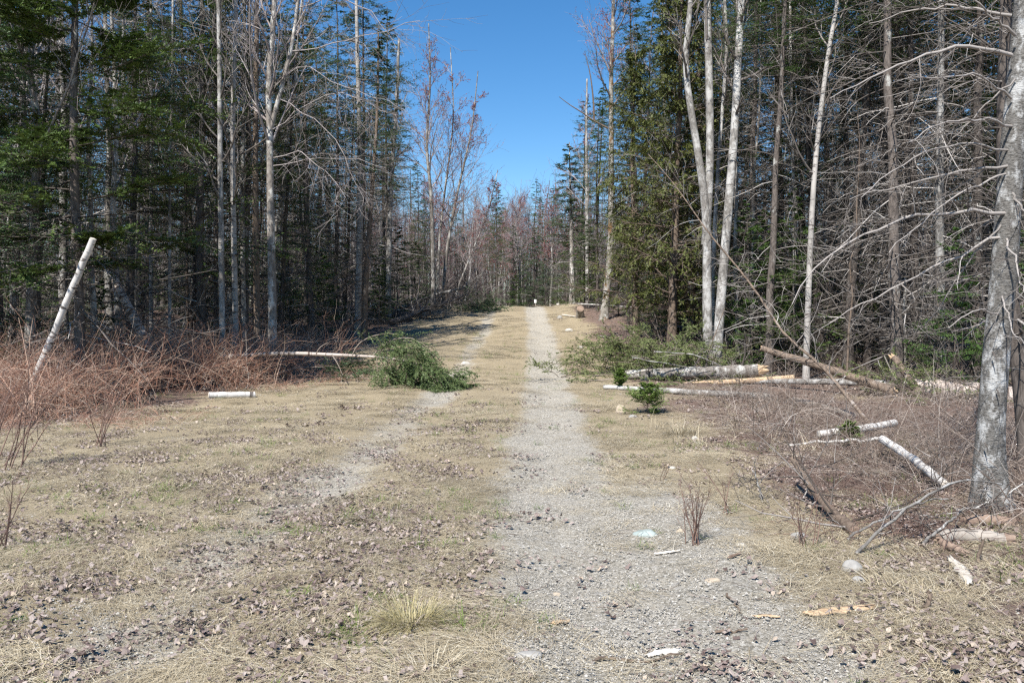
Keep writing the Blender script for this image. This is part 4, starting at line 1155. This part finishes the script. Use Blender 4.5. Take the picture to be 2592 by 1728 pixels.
# small firs in the verge
for bx, by, H, sp, lb in [(1637, 1047, .46, .36, 'tiny bright green fir seedling in front of the long thin log'), (1572, 985, .42, .2, 'tiny fir seedling left of the long thin log'),
                          (2150, 1130, .3, .15, 'tiny fir sprig among the birch logs')]:
    b0 = pxh(bx, by, 0)
    P, r = straight(rl, H, .008, K=8, wob=.006); P = P + b0
    g3 = conifer(rl, P, r, H, .05, 0, 40, sp, 1.0, sub=10, nl=.024, nw=.011, droop=.03, live_ang=1.1)
    unique(g3, ('bark_brown', 'twig_brown', 'needles_bright'), 'fir_seedling', b0, lb, 'fir seedling')

# ------------------------------------------------------------------ small marker and stones
b0 = pxh(1355, 771, 0)
o = thing('marker_sign', b0, 'small white marker board standing at the crest of the track', 'sign')
x0, y0, z0 = b0
def box(cx_, cy_, cz_, sx, sy, sz):
    v = [(cx_ + i * sx / 2, cy_ + j * sy / 2, cz_ + k * sz / 2) for i in (-1, 1) for j in (-1, 1) for k in (-1, 1)]
    return v, [(0, 1, 3, 2), (4, 6, 7, 5), (0, 4, 5, 1), (2, 3, 7, 6), (0, 2, 6, 4), (1, 5, 7, 3)]
Geo().poly(*box(x0, y0, z0 + .26, .16, .02, .26)).obj('board', 'white_paint', o, b0, smooth=False)
Geo().poly(*box(x0, y0 + .03, z0 + .14, .04, .03, .5)).obj('post', 'wood_old', o, b0, smooth=False)

import bmesh
def stone_obj(bx, by, w, hgt, mt, label, flat=.5):
    b0 = pxh(bx, by, 0)
    bm = bmesh.new(); bmesh.ops.create_icosphere(bm, subdivisions=3, radius=1)
    v = np.array([q.co[:] for q in bm.verts]); f = [tuple(q.index for q in fc.verts) for fc in bm.faces]; bm.free()
    s1 = rl.normal(0, 1, (10, 3)); s1 = nrm(s1)
    for q in s1:                                   # chipped facets
        dd = v @ q; lim = rl.uniform(.6, .9); v -= np.maximum(dd - lim, 0)[:, None] * q * .9
    v = v * np.array([w / 2, w / 2 * rl.uniform(.6, .9), hgt]) 
    a = rl.random() * .8 - .4
    v = v @ np.array([[math.cos(a), math.sin(a), 0], [-math.sin(a), math.cos(a), 0], [0, 0, 1]])
    o = Geo().poly(v, f).obj('stone', mt)
    o.location = (b0[0], b0[1], b0[2] - hgt * .15)
    tag(o, label, 'stone')
for s_ in [(1635, 1352, .21, .05, 'stone_teal', 'flat pale turquoise stone at the edge of the right rut'), (2152, 1440, .16, .07, 'stone_grey', 'smooth grey round-topped stone in the leaf litter near the right'),
           (2170, 1472, .1, .04, 'stone_grey', 'small grey stone just in front of the smooth round-topped one'), (1875, 1380, .07, .035, 'stone_pale', 'small white stone right of the upright twig clump'),
           (1180, 922, .3, .12, 'stone_pale', 'pale stone in the left rut beside the fallen spruce tip'), (1571, 1042, .22, .14, 'stone_tan', 'tan angular stone left of the tiny fir seedling'),
           (1440, 838, .35, .16, 'stone_pale', 'pale rounded stone on the right shoulder of the track'), (1418, 806, .28, .2, 'stone_grey', 'grey stone near the weathered stump'),
           (1258, 783, .5, .1, 'stone_grey', 'flat grey stone in the left rut near the crest'), (1335, 1657, .14, .03, 'stone_grey', 'flat grey stone in the right rut near the bottom'),
           (1470, 880, .25, .1, 'stone_pale', 'pale flat stone at the right edge of the track'), (1600, 1055, .16, .06, 'stone_grey', 'grey stone next to the tan angular one'),
           (1412, 770, .25, .1, 'stone_pale', 'small pale stone at the crest right of the marker'), (1720, 1345, .06, .03, 'stone_tan', 'small tan stone near the turquoise one'),
           (1810, 1342, .09, .03, 'stone_grey', 'low grey stone behind the upright twig clump'), (2020, 1358, .12, .05, 'stone_grey', 'grey stone by the foot of the curved fallen stem'),
           (1760, 1110, .12, .05, 'stone_pale', 'pale stone below the tawny grass patch'), (1805, 1470, .1, .03, 'stone_tan', 'flat tan stone in the gravel below the twig clump'),
           (1410, 1505, .06, .02, 'stone_tan', 'tiny rusty stone in the middle of the right rut'), (1700, 1185, .1, .04, 'stone_pale', 'pale stone at the right verge of the track')]:
    stone_obj(*s_)

# splinters and bark lying in the foreground
def splinter(name, pts, w, mt, label, cat, curl=.3):
    P = curve([pxh(a, c, .012) for a, c in pts], 12)
    n = 7
    T = nrm(np.gradient(P, axis=0)); S = nrm(np.cross(T, [0, 0, 1.0]))
    prof = np.sin(np.linspace(.25, 2.9, 12)) ** .6
    V = np.empty((12, n, 3))
    for j in range(n):
        q = (j / (n - 1) - .5) * 2
        ww = w * prof * (1 + rl.normal(0, .3, 12))
        V[:, j] = P + S * (q * ww / 2)[:, None] + np.array([0, 0, 1.0]) * (w * curl * .35 * (1 - q * q) + rl.normal(0, w * .07, 12) + .004)[:, None]
    idx = np.arange(12 * n).reshape(12, n)
    f = [(idx[i, j], idx[i, j + 1], idx[i + 1, j + 1], idx[i + 1, j]) for i in range(11) for j in range(n - 1)]
    b0 = P[0].copy(); b0[2] -= .012
    o = Geo().poly(V.reshape(-1, 3), f).obj(name, mt, None, b0)
    o.location = b0
    md = o.modifiers.new('thick', 'SOLIDIFY'); md.thickness = max(.005, w * .1); md.offset = -1
    tag(o, label, cat)
splinter('wood_splinter', [(2036, 1553), (2120, 1545), (2215, 1536)], .07, 'wood_fresh', 'large orange-tan wood splinter lying on the gravel at lower right', 'wood splinter')
splinter('wood_splinter', [(1905, 1560), (1945, 1558), (1975, 1561)], .025, 'wood_fresh', 'small orange chip left of the large splinter', 'wood splinter')
splinter('driftwood_piece', [(2402, 1412), (2430, 1440), (2455, 1480)], .08, 'wood_bleached', 'bleached forked piece of wood in the leaf litter near the right edge', 'wood piece', .5)
splinter('wood_splinter', [(1655, 1401), (1690, 1397), (1722, 1394)], .03, 'wood_bleached', 'bleached wood sliver below the turquoise stone', 'wood splinter')
splinter('bark_chip', [(1842, 1412), (1860, 1404), (1876, 1399)], .025, 'wood_rotten', 'rusty bark chip right of the upright twig clump', 'bark chip')
splinter('bark_curl', [(1638, 1660), (1670, 1652), (1722, 1648)], .055, 'birch_white', 'white birch bark curl in the gravel near the bottom', 'bark curl')
splinter('wood_splinter', [(1398, 1577), (1420, 1574), (1442, 1572)], .04, 'wood_fresh', 'orange wood chip in the right rut near the bottom', 'wood splinter')
splinter('bark_chip', [(648, 1556), (662, 1550), (680, 1554)], .05, 'wood_rotten', 'dark curled bark chip in the left foreground', 'bark chip', .7)
for pts, lb in [([(1498, 1676), (1550, 1660), (1600, 1672), (1640, 1668), (1725, 1655)], 'crooked brown stick beside the white bark curl'), ([(1810, 1598), (1850, 1594), (1892, 1590)], 'short grey stick in the lower right gravel'),
                ([(2170, 1658), (2210, 1654), (2245, 1648)], 'short brown stick among the leaves at lower right'), ([(1840, 1502), (1862, 1530), (1878, 1552)], 'thin twig lying left of the large splinter'),
                ([(2340, 1545), (2348, 1522), (2355, 1493)], 'dark upright stub of wood at lower right'), ([(2468, 1430), (2478, 1400), (2488, 1362)], 'dark upright snag in front of the rotten log')]:
    if 'upright' in lb:
        b0 = pxh(*pts[0], 0); W_ = [px(a, c, b0[1]) for a, c in pts]; r0 = .014
    else:
        W_ = [pxh(a, c, .015) for a, c in pts]; r0 = .008
    log('stick', W_, r0, r0 * .6, 'bark_brown', lb, 'stick', 'wood_old', sides=7, K=10, rough=.2)

# upright twig clumps
def clump(name, bx, by, n, H, spread, mt, label, cat, seed, side=3, lean=0):
    rg_ = np.random.default_rng(seed)
    b0 = pxh(bx, by, 0)
    K = 7
    P = np.empty((n, K, 3))
    P[:, 0] = b0 + np.stack([rg_.normal(0, spread * .25, n), rg_.normal(0, spread * .2, n), np.full(n, -.02)], 1)
    D = nrm(np.stack([rg_.normal(lean, .22, n), rg_.normal(0, .2, n), np.ones(n)], 1))
    st = H * rg_.uniform(.55, 1.1, n) / (K - 1)
    for k in range(1, K):
        D = nrm(D + rg_.normal(0, .06, (n, 3))); P[:, k] = P[:, k - 1] + D * st[:, None]
    R = np.linspace(.0045, .0018, K)[None].repeat(n, 0) * (H / .45) ** .5
    gb = Geo(); gb.tubes(P, R, 4, rg_.random(n))
    e, er, _ = grow(rg_, P, R, side * 2, .3, .98, .5, H * .3, 5, up=.06, wig=.08, rr=.55, rmin=.0014)
    gb.tubes(e, er, 3, rg_.random(len(e)))
    e2, er2, _ = grow(rg_, e, er, 3, .3, .98, .5, H * .12, 3, up=.05, wig=.08, rr=.6, rmin=.0012)
    gt = Geo(); gt.tubes(e2, er2, 3, rg_.random(len(e2)))
    o = thing(name, b0, label, cat)
    gb.obj('stems', mt, o, b0); gt.obj('twigs', mt, o, b0)
clump('twig_clump', 1757, 1378, 12, .42, .16, 'cane_dark', 'clump of upright bare twigs at the edge of the gravel', 'twig clump', 71, 2)
clump('twig_clump', 2050, 1385, 7, .4, .16, 'cane_dark', 'thin bare twigs rising in the leaf litter below the curved stem', 'twig clump', 72, 2)
clump('bare_shrub', 20, 1185, 12, 1.15, .4, 'cane_dark', 'dark leafless shrub leaning in from the left edge', 'shrub', 73, 4, .25)
clump('bare_shrub', 250, 1130, 7, .8, .3, 'cane_dark', 'small dark leafless shrub in front of the red brambles', 'shrub', 74, 3, .1)
clump('bare_shrub', 2, 1395, 4, .5, .15, 'cane_dark', 'thin dark twigs at the left edge in the foreground', 'shrub', 75, 3, .15)
clump('twig_clump', 1672, 1215, 3, .28, .05, 'cane_dark', 'single thin upright twig in the right verge', 'twig', 76, 1)
clump('bare_shrub', 1835, 1300, 3, .5, .1, 'cane_dark', 'thin leafless shoots beside the short forked twig', 'twig clump', 77, 2)

# ------------------------------------------------------------------ brambles and brushwood
def cane_patch(mat, n, rad, H0, H1, seed, bend, side, r, sl=.35):
    rg_ = np.random.default_rng(seed); K = 6
    q = rad * np.sqrt(rg_.random(n)); th = rg_.random(n) * 6.283
    H = rg_.uniform(H0, H1, n)
    P = np.empty((n, K, 3)); P[:, 0] = np.stack([q * np.cos(th), q * np.sin(th), np.full(n, -.05)], 1)
    az = rg_.random(n) * 6.283
    D = nrm(np.stack([np.cos(az) * .35, np.sin(az) * .35, np.ones(n)], 1) + rg_.normal(0, .15, (n, 3)))
    bv = np.stack([np.cos(az), np.sin(az), -np.ones(n) * .8], 1) * (bend * rg_.uniform(.2, 2.2, n))[:, None]
    st = H / (K - 1)
    for k in range(1, K):
        D = nrm(D + bv + rg_.normal(0, .1, (n, 3))); P[:, k] = P[:, k - 1] + D * st[:, None]
    P[:, 1:, 2] = np.maximum(P[:, 1:, 2], .005)
    R = (r * rg_.uniform(.7, 1.4, n))[:, None] * np.linspace(1, .4, K)[None]
    g_ = Geo(); g_.tubes(P, R, 3, rg_.random(n))
    e, er, _ = grow(rg_, P, R, side, .25, .98, .8, np.repeat((H * sl)[:, None], side, 1), 4, up=-.02, wig=.16, rr=.7, rmin=r * .4)
    e[..., 2] = np.maximum(e[..., 2], .005)
    g_.tubes(e, er, 3, rg_.random(len(e)))
    return g_.mesh('canes', mat)
def canes(name, mat, label, poly, npatch, n, rad, H0, H1, seed, bend=.14, side=3, r=.0042, kinds=2, skip=None, noise=1.6):
    meshes = [cane_patch(mat, n, rad, H0, H1, seed + 10 * q, bend, side, r) for q in range(kinds)]
    root = bpy.data.objects.new(name, None); COL.objects.link(root); tag(root, label, kind='stuff')
    rg_ = np.random.default_rng(seed + 5)
    X, Y = sample(npatch * 3, poly, seed + 3, noise)
    got = []
    for x, y in zip(X, Y):
        if len(got) >= npatch: break
        if skip and skip(x, y): continue
        if any((x - a) ** 2 + (y - c) ** 2 < (rad * .55) ** 2 for a, c in got): continue
        got.append((x, y))
        o = link('canes', meshes[rg_.integers(kinds)], root)
        sl_ = (float(gz(x, y + .6, False)) - float(gz(x, y - .6, False))) / 1.2
        o.location = (x, y, float(gz(x, y))); o.rotation_euler = (math.atan(sl_), 0, rg_.random() * 6.283); sc = rg_.uniform(.75, 1.15); o.scale = (sc, sc, sc)
    return root
def in_poly(x, y, poly):
    ins = np.zeros(len(x), bool); n = len(poly); j = n - 1
    for i in range(n):
        xi, yi = poly[i]; xj, yj = poly[j]
        c_ = ((yi > y) != (yj > y)) & (x < (xj - xi) * (y - yi) / (yj - yi + 1e-12) + xi)
        ins ^= c_; j = i
    return ins
rb = np.random.default_rng(606)
def sample(n, poly, seed, noise=0.0):
    rg_ = np.random.default_rng(seed); p = np.array(poly); lo, hi = p.min(0), p.max(0)
    xs, ys = [], []
    tot = 0
    while tot < n:
        x = rg_.uniform(lo[0], hi[0], n * 3); y = rg_.uniform(lo[1], hi[1], n * 3)
        k = in_poly(x, y, poly)
        if noise: k &= rg_.random(len(x)) < np.clip((fbm(x * .6, y * .6, seed, 3) - .5) * noise + .6, .03, 1)
        xs.append(x[k]); ys.append(y[k]); tot += k.sum()
    return np.concatenate(xs)[:n], np.concatenate(ys)[:n]
def PG(*pts): return [tuple(pxg(a, c)[:2]) for a, c in pts]
BR = [(-9.5, 11.2), (-7.4, 11.8), (-6.2, 13.4), (-5.6, 15.6), (-5.2, 17.5), (-4.9, 20), (-6.0, 21.5), (-7.8, 19.5), (-9.5, 17.5), (-12.5, 17), (-12.5, 13)]
LOGGAP = lambda x, y: -6.9 < x < -4.4 and y < 15.9
canes('bramble_thicket', 'cane_red', 'thicket of rusty red bramble canes along the left side of the clearing', BR, 74, 80, .85, .6, 1.6, 82, .1, 4, .0052, 3, LOGGAP)
canes('bramble_fringe', 'cane_red', 'low outlying bramble stalks in front of the red thicket', [(-8, 9.9), (-5.6, 11.2), (-4.6, 13.6), (-4.0, 17), (-3.4, 18), (-3.9, 21), (-5.5, 21), (-6, 14), (-9, 12)], 34, 40, .6, .2, .6, 84, .25, 3, .0035, 2, lambda x, y: -6.6 < x < -4.5 and 12.8 < y < 15.7)
BRUSH_R = [(3.3, 6.2), (3.6, 9.5), (3.5, 12), (3.9, 15), (3.4, 17.5), (3.4, 21), (5, 24), (12, 22), (14, 17), (10, 12), (6.2, 8.2), (4.6, 5.6)]
canes('brushwood', 'twig_brush', 'tangle of grey-brown brushwood covering the ground right of the track', BRUSH_R, 76, 66, .9, .3, 1.2, 86, .32, 4, .004, 3)
canes('brushwood', 'twig_brush', 'low tangle of broken twigs around the white birch logs', [(3.0, 7.2), (3.3, 9), (3.4, 11), (6.8, 11.4), (5.6, 7.6), (4.3, 6.0)], 34, 60, .6, .2, .7, 96, .4, 4, .003)
canes('dry_stalks', 'cane_dark', 'thin brown dry stalks among the leaf litter right of the track', [(2.2, 5.4), (2.4, 9), (3.2, 12.5), (6, 12), (5.6, 8), (4.4, 5.2)], 34, 45, .5, .15, .5, 88, .2, 3, .0025)
canes('brushwood', 'twig_grey', 'tangle of grey brushwood along the left edge of the woods', [(-4.6, 22), (-3.6, 27), (-3.6, 34), (-3.1, 44), (-6, 46), (-12, 40), (-16, 26), (-14, 17.5), (-9, 18.5)], 60, 50, 1.3, .4, 1.5, 90, .25, 4, .0055)
canes('brushwood', 'twig_grey', 'tangle of grey brushwood along the far right edge of the woods', [(3, 24), (2.8, 34), (2.6, 46), (8, 48), (20, 44), (18, 24), (8, 21)], 50, 50, 1.3, .4, 1.5, 92, .25, 4, .0055)
print('CANES', TRIS)

# ------------------------------------------------------------------ grass, leaves, pebbles
def scatter(n, d0, d1, seed, pw=1.0):
    rg_ = np.random.default_rng(seed)
    d = d0 + (d1 - d0) * rg_.random(n) ** pw
    x = rg_.uniform(-.68, .68, n) * d
    return x, d, rg_
def verge(x, y):  # 1 on the open clearing, 0 under the trees
    return ((x > np.interp(y, [3, 10, 14, 22, 40], [-9, -8, -7.2, -5.5, -3.6])) & (x < np.interp(y, [3, 8, 14, 22, 40], [5.0, 5.6, 5, 4.2, 3.2]))).astype(float)
HID = bpy.data.collections.new('scatter_sources')
def scatter_obj(name, label, meshes, x, y, z, rz, tilt, sc, pick):
    """one object of kind stuff: copies of small clump meshes set on points"""
    col = bpy.data.collections.new(name + '_clumps')
    for k, me in enumerate(meshes):
        o = bpy.data.objects.new('%s_clump_%02d' % (name, k), me); col.objects.link(o)
    me = bpy.data.meshes.new(name); n = len(x)
    me.vertices.add(n); me.vertices.foreach_set('co', np.stack([x, y, z], 1).astype(np.float32).ravel())
    a = me.attributes.new('rot', 'FLOAT_VECTOR', 'POINT'); a.data.foreach_set('vector', np.stack([tilt[0], tilt[1], rz], 1).astype(np.float32).ravel())
    a = me.attributes.new('scl', 'FLOAT', 'POINT'); a.data.foreach_set('value', sc.astype(np.float32))
    a = me.attributes.new('pick', 'INT', 'POINT'); a.data.foreach_set('value', pick.astype(np.int32))
    o = link(name, me); tag(o, label, kind='stuff')
    ng = bpy.data.node_groups.new(name, 'GeometryNodeTree')
    ng.interface.new_socket('Geometry', in_out='INPUT', socket_type='NodeSocketGeometry')
    ng.interface.new_socket('Geometry', in_out='OUTPUT', socket_type='NodeSocketGeometry')
    N = ng.nodes.new
    gi, go, ip, ci = N('NodeGroupInput'), N('NodeGroupOutput'), N('GeometryNodeInstanceOnPoints'), N('GeometryNodeCollectionInfo')
    ci.inputs['Collection'].default_value = col; ci.inputs['Separate Children'].default_value = True; ci.inputs['Reset Children'].default_value = True
    def at(nm, ty):
        q = N('GeometryNodeInputNamedAttribute'); q.data_type = ty; q.inputs['Name'].default_value = nm; return q.outputs[0]
    er = N('FunctionNodeEulerToRotation')
    L = ng.links.new
    L(gi.outputs[0], ip.inputs['Points']); L(ci.outputs[0], ip.inputs['Instance']); ip.inputs['Pick Instance'].default_value = True
    L(at('pick', 'INT'), ip.inputs['Instance Index'])
    L(at('rot', 'FLOAT_VECTOR'), er.inputs[0]); L(er.outputs[0], ip.inputs['Rotation']); L(at('scl', 'FLOAT'), ip.inputs['Scale'])
    L(ip.outputs[0], go.inputs[0])
    md = o.modifiers.new('scatter', 'NODES'); md.node_group = ng
    return o
def slope(x, y):
    e = .15
    return (np.arctan((gz(x, y + e) - gz(x, y - e)) / (2 * e)), -np.arctan((gz(x + e, y) - gz(x - e, y)) / (2 * e)))
def grass_mesh(name, mat, seed, n, rad, L0, L1, w, el0, comb, K=4):
    rg_ = np.random.default_rng(seed)
    q = rad * np.sqrt(rg_.random(n)); th = rg_.random(n) * 6.283
    az = rg_.normal(0, comb, n); el = np.abs(rg_.normal(el0, el0 * .8, n)) + .03
    L_ = rg_.uniform(L0, L1, n) / (K - 1); cu = rg_.normal(0, .28, n)
    D = np.stack([np.cos(az) * np.cos(el), np.sin(az) * np.cos(el), np.sin(el)], 1)
    P = np.empty((n, K, 3)); P[:, 0] = np.stack([q * np.cos(th), q * np.sin(th), rg_.random(n) * .02], 1)
    for k in range(1, K):
        D = nrm(D + np.stack([-np.sin(az) * cu, np.cos(az) * cu, -.3 * el - .05], 1)); P[:, k] = P[:, k - 1] + D * L_[:, None]
    P[..., 2] = np.maximum(P[..., 2], .003 + .012 * rg_.random((n, 1)))
    Wd = w * np.linspace(1, .3, K)[None] * rg_.uniform(.6, 1.4, n)[:, None]
    g_ = Geo(); g_.ribbons(P, Wd, np.clip(rg_.normal(.5, .28, n), 0, 1)); return g_.mesh(name, mat)
SWEEP = lambda x, y: (fbm(x * .35, y * .35, 77, 2) - .5) * 11
def straw_d(x, y):
    return verge(x, y) * np.clip(1.0 - 1.0 * gravel_at(x, y) - .7 * litter_at(x, y), .06, 1) * np.clip((fbm(x * 1.5, y * 1.5, 55, 4) - .34) * 3.4, .1, 1)
def strew(name, label, meshes, n, d0, d1, seed, pw, dens, s0, s1, grow_d=.0, lift=0.0, sweep=True, jit=.5):
    x, y, rg_ = scatter(n, d0, d1, seed, pw)
    k = rg_.random(n) < dens(x, y); x, y = x[k], y[k]; n = len(x)
    rz = (SWEEP(x, y) + rg_.normal(0, jit, n)) if sweep else rg_.random(n) * 6.283
    sx, sy = slope(x, y)
    sc = rg_.uniform(s0, s1, n) * (1 + grow_d * np.maximum(y - 8, 0))
    return scatter_obj(name, label, meshes, x, y, gz(x, y) + lift, rz, (sx * .8, sy * .8), sc, rg_.integers(0, len(meshes), n))
GR = [grass_mesh('straw_clump', 'straw', 900 + k, 70, .14, .04, .28, .0021, .14, .85) for k in range(6)]
strew('dry_grass', 'flattened pale dry grass over the clearing', GR, 9500, 3.1, 14, 901, 1.3, straw_d, .7, 1.25, .03)
strew('dry_grass', 'flattened pale dry grass on the upper slope of the track', GR, 7500, 13, 47, 902, 1.1, straw_d, 1.1, 1.6, .02)
GG = [grass_mesh('green_clump', 'green_blade', 930 + k, 26, .06, .03, .09, .003, .7, 3.0, 3) for k in range(3)]
strew('green_grass', 'short new green grass sprouting through the dead grass', GG, 5200, 3.2, 34, 903, 1.3,
      lambda x, y: verge(x, y) * np.clip((fbm(x * 1.2, y * 1.2, 66, 4) - .5) * 5, .015, 1) * np.clip(1.1 - gravel_at(x, y), .05, 1), .7, 1.4, .03, 0, False)
GT = [grass_mesh('tawny_clump', 'straw', 940 + k, 40, .1, .12, .34, .0036, .75, 1.2) for k in range(3)]
strew('tawny_grass', 'standing tawny grass in the verge right of the track', GT, 420, 8, 14.5, 904, 1, lambda x, y: np.exp(-((x - 2.85) / .6) ** 2 - ((y - 11) / 1.7) ** 2), .7, 1.2)

def tuft(bx, by, n, L_, sp, label, seed, mat='tussock', el0=.8):
    rg_ = np.random.default_rng(seed); b0 = pxh(bx, by, 0); K = 6
    az = rg_.random(n) * 6.283; el = np.clip(rg_.normal(el0, .3, n), .1, 1.5); q = rg_.random(n) ** .5 * sp
    P = np.empty((n, K, 3)); P[:, 0, 0] = b0[0] + np.cos(az) * q; P[:, 0, 1] = b0[1] + np.sin(az) * q * .7; P[:, 0, 2] = gz(P[:, 0, 0], P[:, 0, 1])
    D = np.stack([np.cos(az) * np.cos(el), np.sin(az) * np.cos(el), np.sin(el)], 1); st = L_ * rg_.uniform(.5, 1.1, n) / (K - 1)
    for k in range(1, K):
        D = nrm(D + [0, -.02, -.2] + rg_.normal(0, .06, (n, 3))); P[:, k] = P[:, k - 1] + D * st[:, None]
    P[..., 2] = np.maximum(P[..., 2], gz(P[..., 0], P[..., 1]) + .006)
    g_ = Geo(); g_.ribbons(P, .0028 * np.linspace(1, .3, K)[None].repeat(n, 0), rg_.random(n))
    o = g_.obj('grass_tussock', mat, None, b0); o.location = b0; tag(o, label, 'grass tussock')
tuft(1040, 1590, 1500, .2, .12, 'round yellow grass tussock at the bottom of the middle strip', 911)
tuft(1080, 1715, 1300, .2, .2, 'flattened straw tussock at the very bottom of the picture', 912, 'straw', .35)
tuft(350, 1205, 900, .3, .3, 'pale flattened tussock in the left part of the clearing', 913, 'straw', .3)
tuft(1720, 1100, 700, .3, .22, 'tawny tussock right of the track beyond the leaf litter', 914, 'straw', .8)

def leaf_mesh(seed, n, rad, s0, s1):
    rg_ = np.random.default_rng(seed)
    q = rad * np.sqrt(rg_.random(n)); th = rg_.random(n) * 6.283; x = q * np.cos(th); y = q * np.sin(th)
    an = np.array([0, .55, 1.1, 1.8, 2.6, 3.5, 4.4, 5.0, 5.7]); rr = np.array([1, .62, .85, .55, .6, .55, .82, .6, .8]); m = len(an)
    s = s0 + (s1 - s0) * rg_.random(n) ** 1.4
    L = np.stack([np.cos(an) * rr, np.sin(an) * rr * .8, np.zeros(m)], 1)[None] * s[:, None, None]
    L[..., :2] *= rg_.uniform(.6, 1.2, (n, m))[..., None]
    cu = rg_.normal(.25, .55, n)[:, None] / s[:, None]; cv = rg_.normal(.3, .6, n)[:, None] / s[:, None]
    L[..., 2] = cu * L[..., 0] ** 2 + cv * L[..., 1] ** 2 + rg_.normal(0, .1, (n, m)) * s[:, None]
    L[..., 2] = np.clip(L[..., 2], -.4 * s[:, None], .6 * s[:, None])
    a = rg_.random(n) * 6.283; tx = rg_.normal(0, .22, n); ty = rg_.normal(0, .22, n)
    C = np.concatenate([np.zeros((n, 1, 3)), L], 1)
    X_ = C[..., 0] * np.cos(a)[:, None] - C[..., 1] * np.sin(a)[:, None]
    Y_ = C[..., 0] * np.sin(a)[:, None] + C[..., 1] * np.cos(a)[:, None]
    Z_ = C[..., 2] + tx[:, None] * X_ + ty[:, None] * Y_
    Z_ = Z_ - Z_.min(1, keepdims=True) * .7
    V = np.stack([X_ + x[:, None], Y_ + y[:, None], Z_ + (.003 + rg_.random(n) * .014)[:, None]], -1)
    g_ = Geo(); g_._put(V, np.broadcast_to(np.clip(rg_.normal(.5, .3, n), 0, 1)[:, None], (n, m + 1)), np.zeros((n, m + 1)))
    idx = np.arange(n)[:, None] * (m + 1); j = np.arange(m)
    g_.f3.append(np.stack([idx + np.zeros(m, int), idx + 1 + j, idx + 1 + (j + 1) % m], -1).reshape(-1, 3))
    return g_.mesh('leaf_clump', 'dead_leaf', smooth=False)
def leaf_d(x, y):
    near_l = np.clip((.4 - x) / 1.2, 0, 1) * np.clip((15 - y) / 5, 0, 1) * .75
    c_ = np.clip((fbm(x * 1.9, y * 1.9, 88, 4) - .36) * 2.6, .1, 1)
    c2 = np.clip((fbm(x * 1.1, y * 1.1, 89, 3) - .42) * 4, 0, 1)
    return np.clip(np.maximum(litter_at(x, y), near_l) * .95 + .08, 0, 1) * c_ * (1 - .75 * gravel_at(x, y) * (1 - c2))
LV = [leaf_mesh(920 + k, 20, .2, .008, .032) for k in range(6)]
strew('leaf_litter', 'brown dead leaves matted over the foreground', LV, 10500, 3.1, 12, 921, 1.25, leaf_d, .75, 1.2, 0, 0, False)
strew('leaf_litter', 'brown dead leaves strewn over the farther ground', LV, 5200, 11, 36, 922, 1.2, leaf_d, 1.1, 1.7, .01, 0, False)
def pebble_mesh(seed, n, rad):
    rg_ = np.random.default_rng(seed)
    q = rad * np.sqrt(rg_.random(n)); th = rg_.random(n) * 6.283
    O = np.array([[1, 0, 0], [.4, .9, .1], [-.6, .7, 0], [-1, -.1, .1], [-.3, -.9, 0], [.6, -.7, .1], [.25, .1, .75], [-.3, -.1, .65]], float)
    f = np.array([[0, 1, 6], [1, 2, 6], [2, 7, 6], [2, 3, 7], [3, 4, 7], [4, 6, 7], [4, 5, 6], [5, 0, 6]])
    s = .002 + .0026 * rg_.random(n) ** 2 + .008 * (rg_.random(n) ** 22); a = rg_.random(n) * 6.283
    V = O[None] * s[:, None, None] * rg_.uniform(.75, 1.25, (n, 8, 1))
    X_ = V[..., 0] * np.cos(a)[:, None] - V[..., 1] * np.sin(a)[:, None]; Y_ = V[..., 0] * np.sin(a)[:, None] + V[..., 1] * np.cos(a)[:, None]
    V = np.stack([X_ + (q * np.cos(th))[:, None], Y_ + (q * np.sin(th))[:, None], V[..., 2] - .001], -1)
    g_ = Geo(); g_._put(V, np.broadcast_to(np.clip(rg_.normal(.5, .27, n), 0, 1)[:, None], (n, 8)), np.zeros((n, 8)))
    g_.f3.append((np.arange(n)[:, None, None] * 8 + f[None]).reshape(-1, 3))
    return g_.mesh('pebble_clump', 'pebble', smooth=False)
PB = [pebble_mesh(950 + k, 130, .17) for k in range(4)]
strew('gravel', 'loose grey gravel in the ruts of the track', PB, 5200, 3.1, 17, 931, 1.5, lambda x, y: np.clip(gravel_at(x, y) * 1.1 - .1, .03, 1), .8, 1.3, .03, 0, False)
def twiglets():
    n = 5200
    x, y, rg_ = scatter(n, 3.2, 18, 941, 1.2)
    k = rg_.random(n) < np.clip(litter_at(x, y) * .8 + .12, 0, 1); x, y = x[k], y[k]; n = len(x); K = 4
    a = rg_.random(n) * 6.283; L_ = rg_.uniform(.04, .22, n) / 3
    P = np.empty((n, K, 3)); P[:, 0] = np.stack([x, y, gz(x, y) + rg_.uniform(.004, .02, n)], 1)
    for q in range(1, K):
        a = a + rg_.normal(0, .25, n)
        P[:, q] = P[:, q - 1] + np.stack([np.cos(a), np.sin(a), rg_.normal(0, .08, n)], 1) * L_[:, None]
    P[..., 2] = np.maximum(P[..., 2], gz(P[..., 0], P[..., 1]) + .003)
    R = rg_.uniform(.0012, .0032, n)[:, None] * np.linspace(1, .5, K)
    g_ = Geo(); g_.tubes(P, R, 3, rg_.random(n)); o = g_.obj('twig_litter', 'twig_brown'); tag(o, 'broken twigs scattered over the ground', kind='stuff')
twiglets()
print('TOTAL TRIS', TRIS)
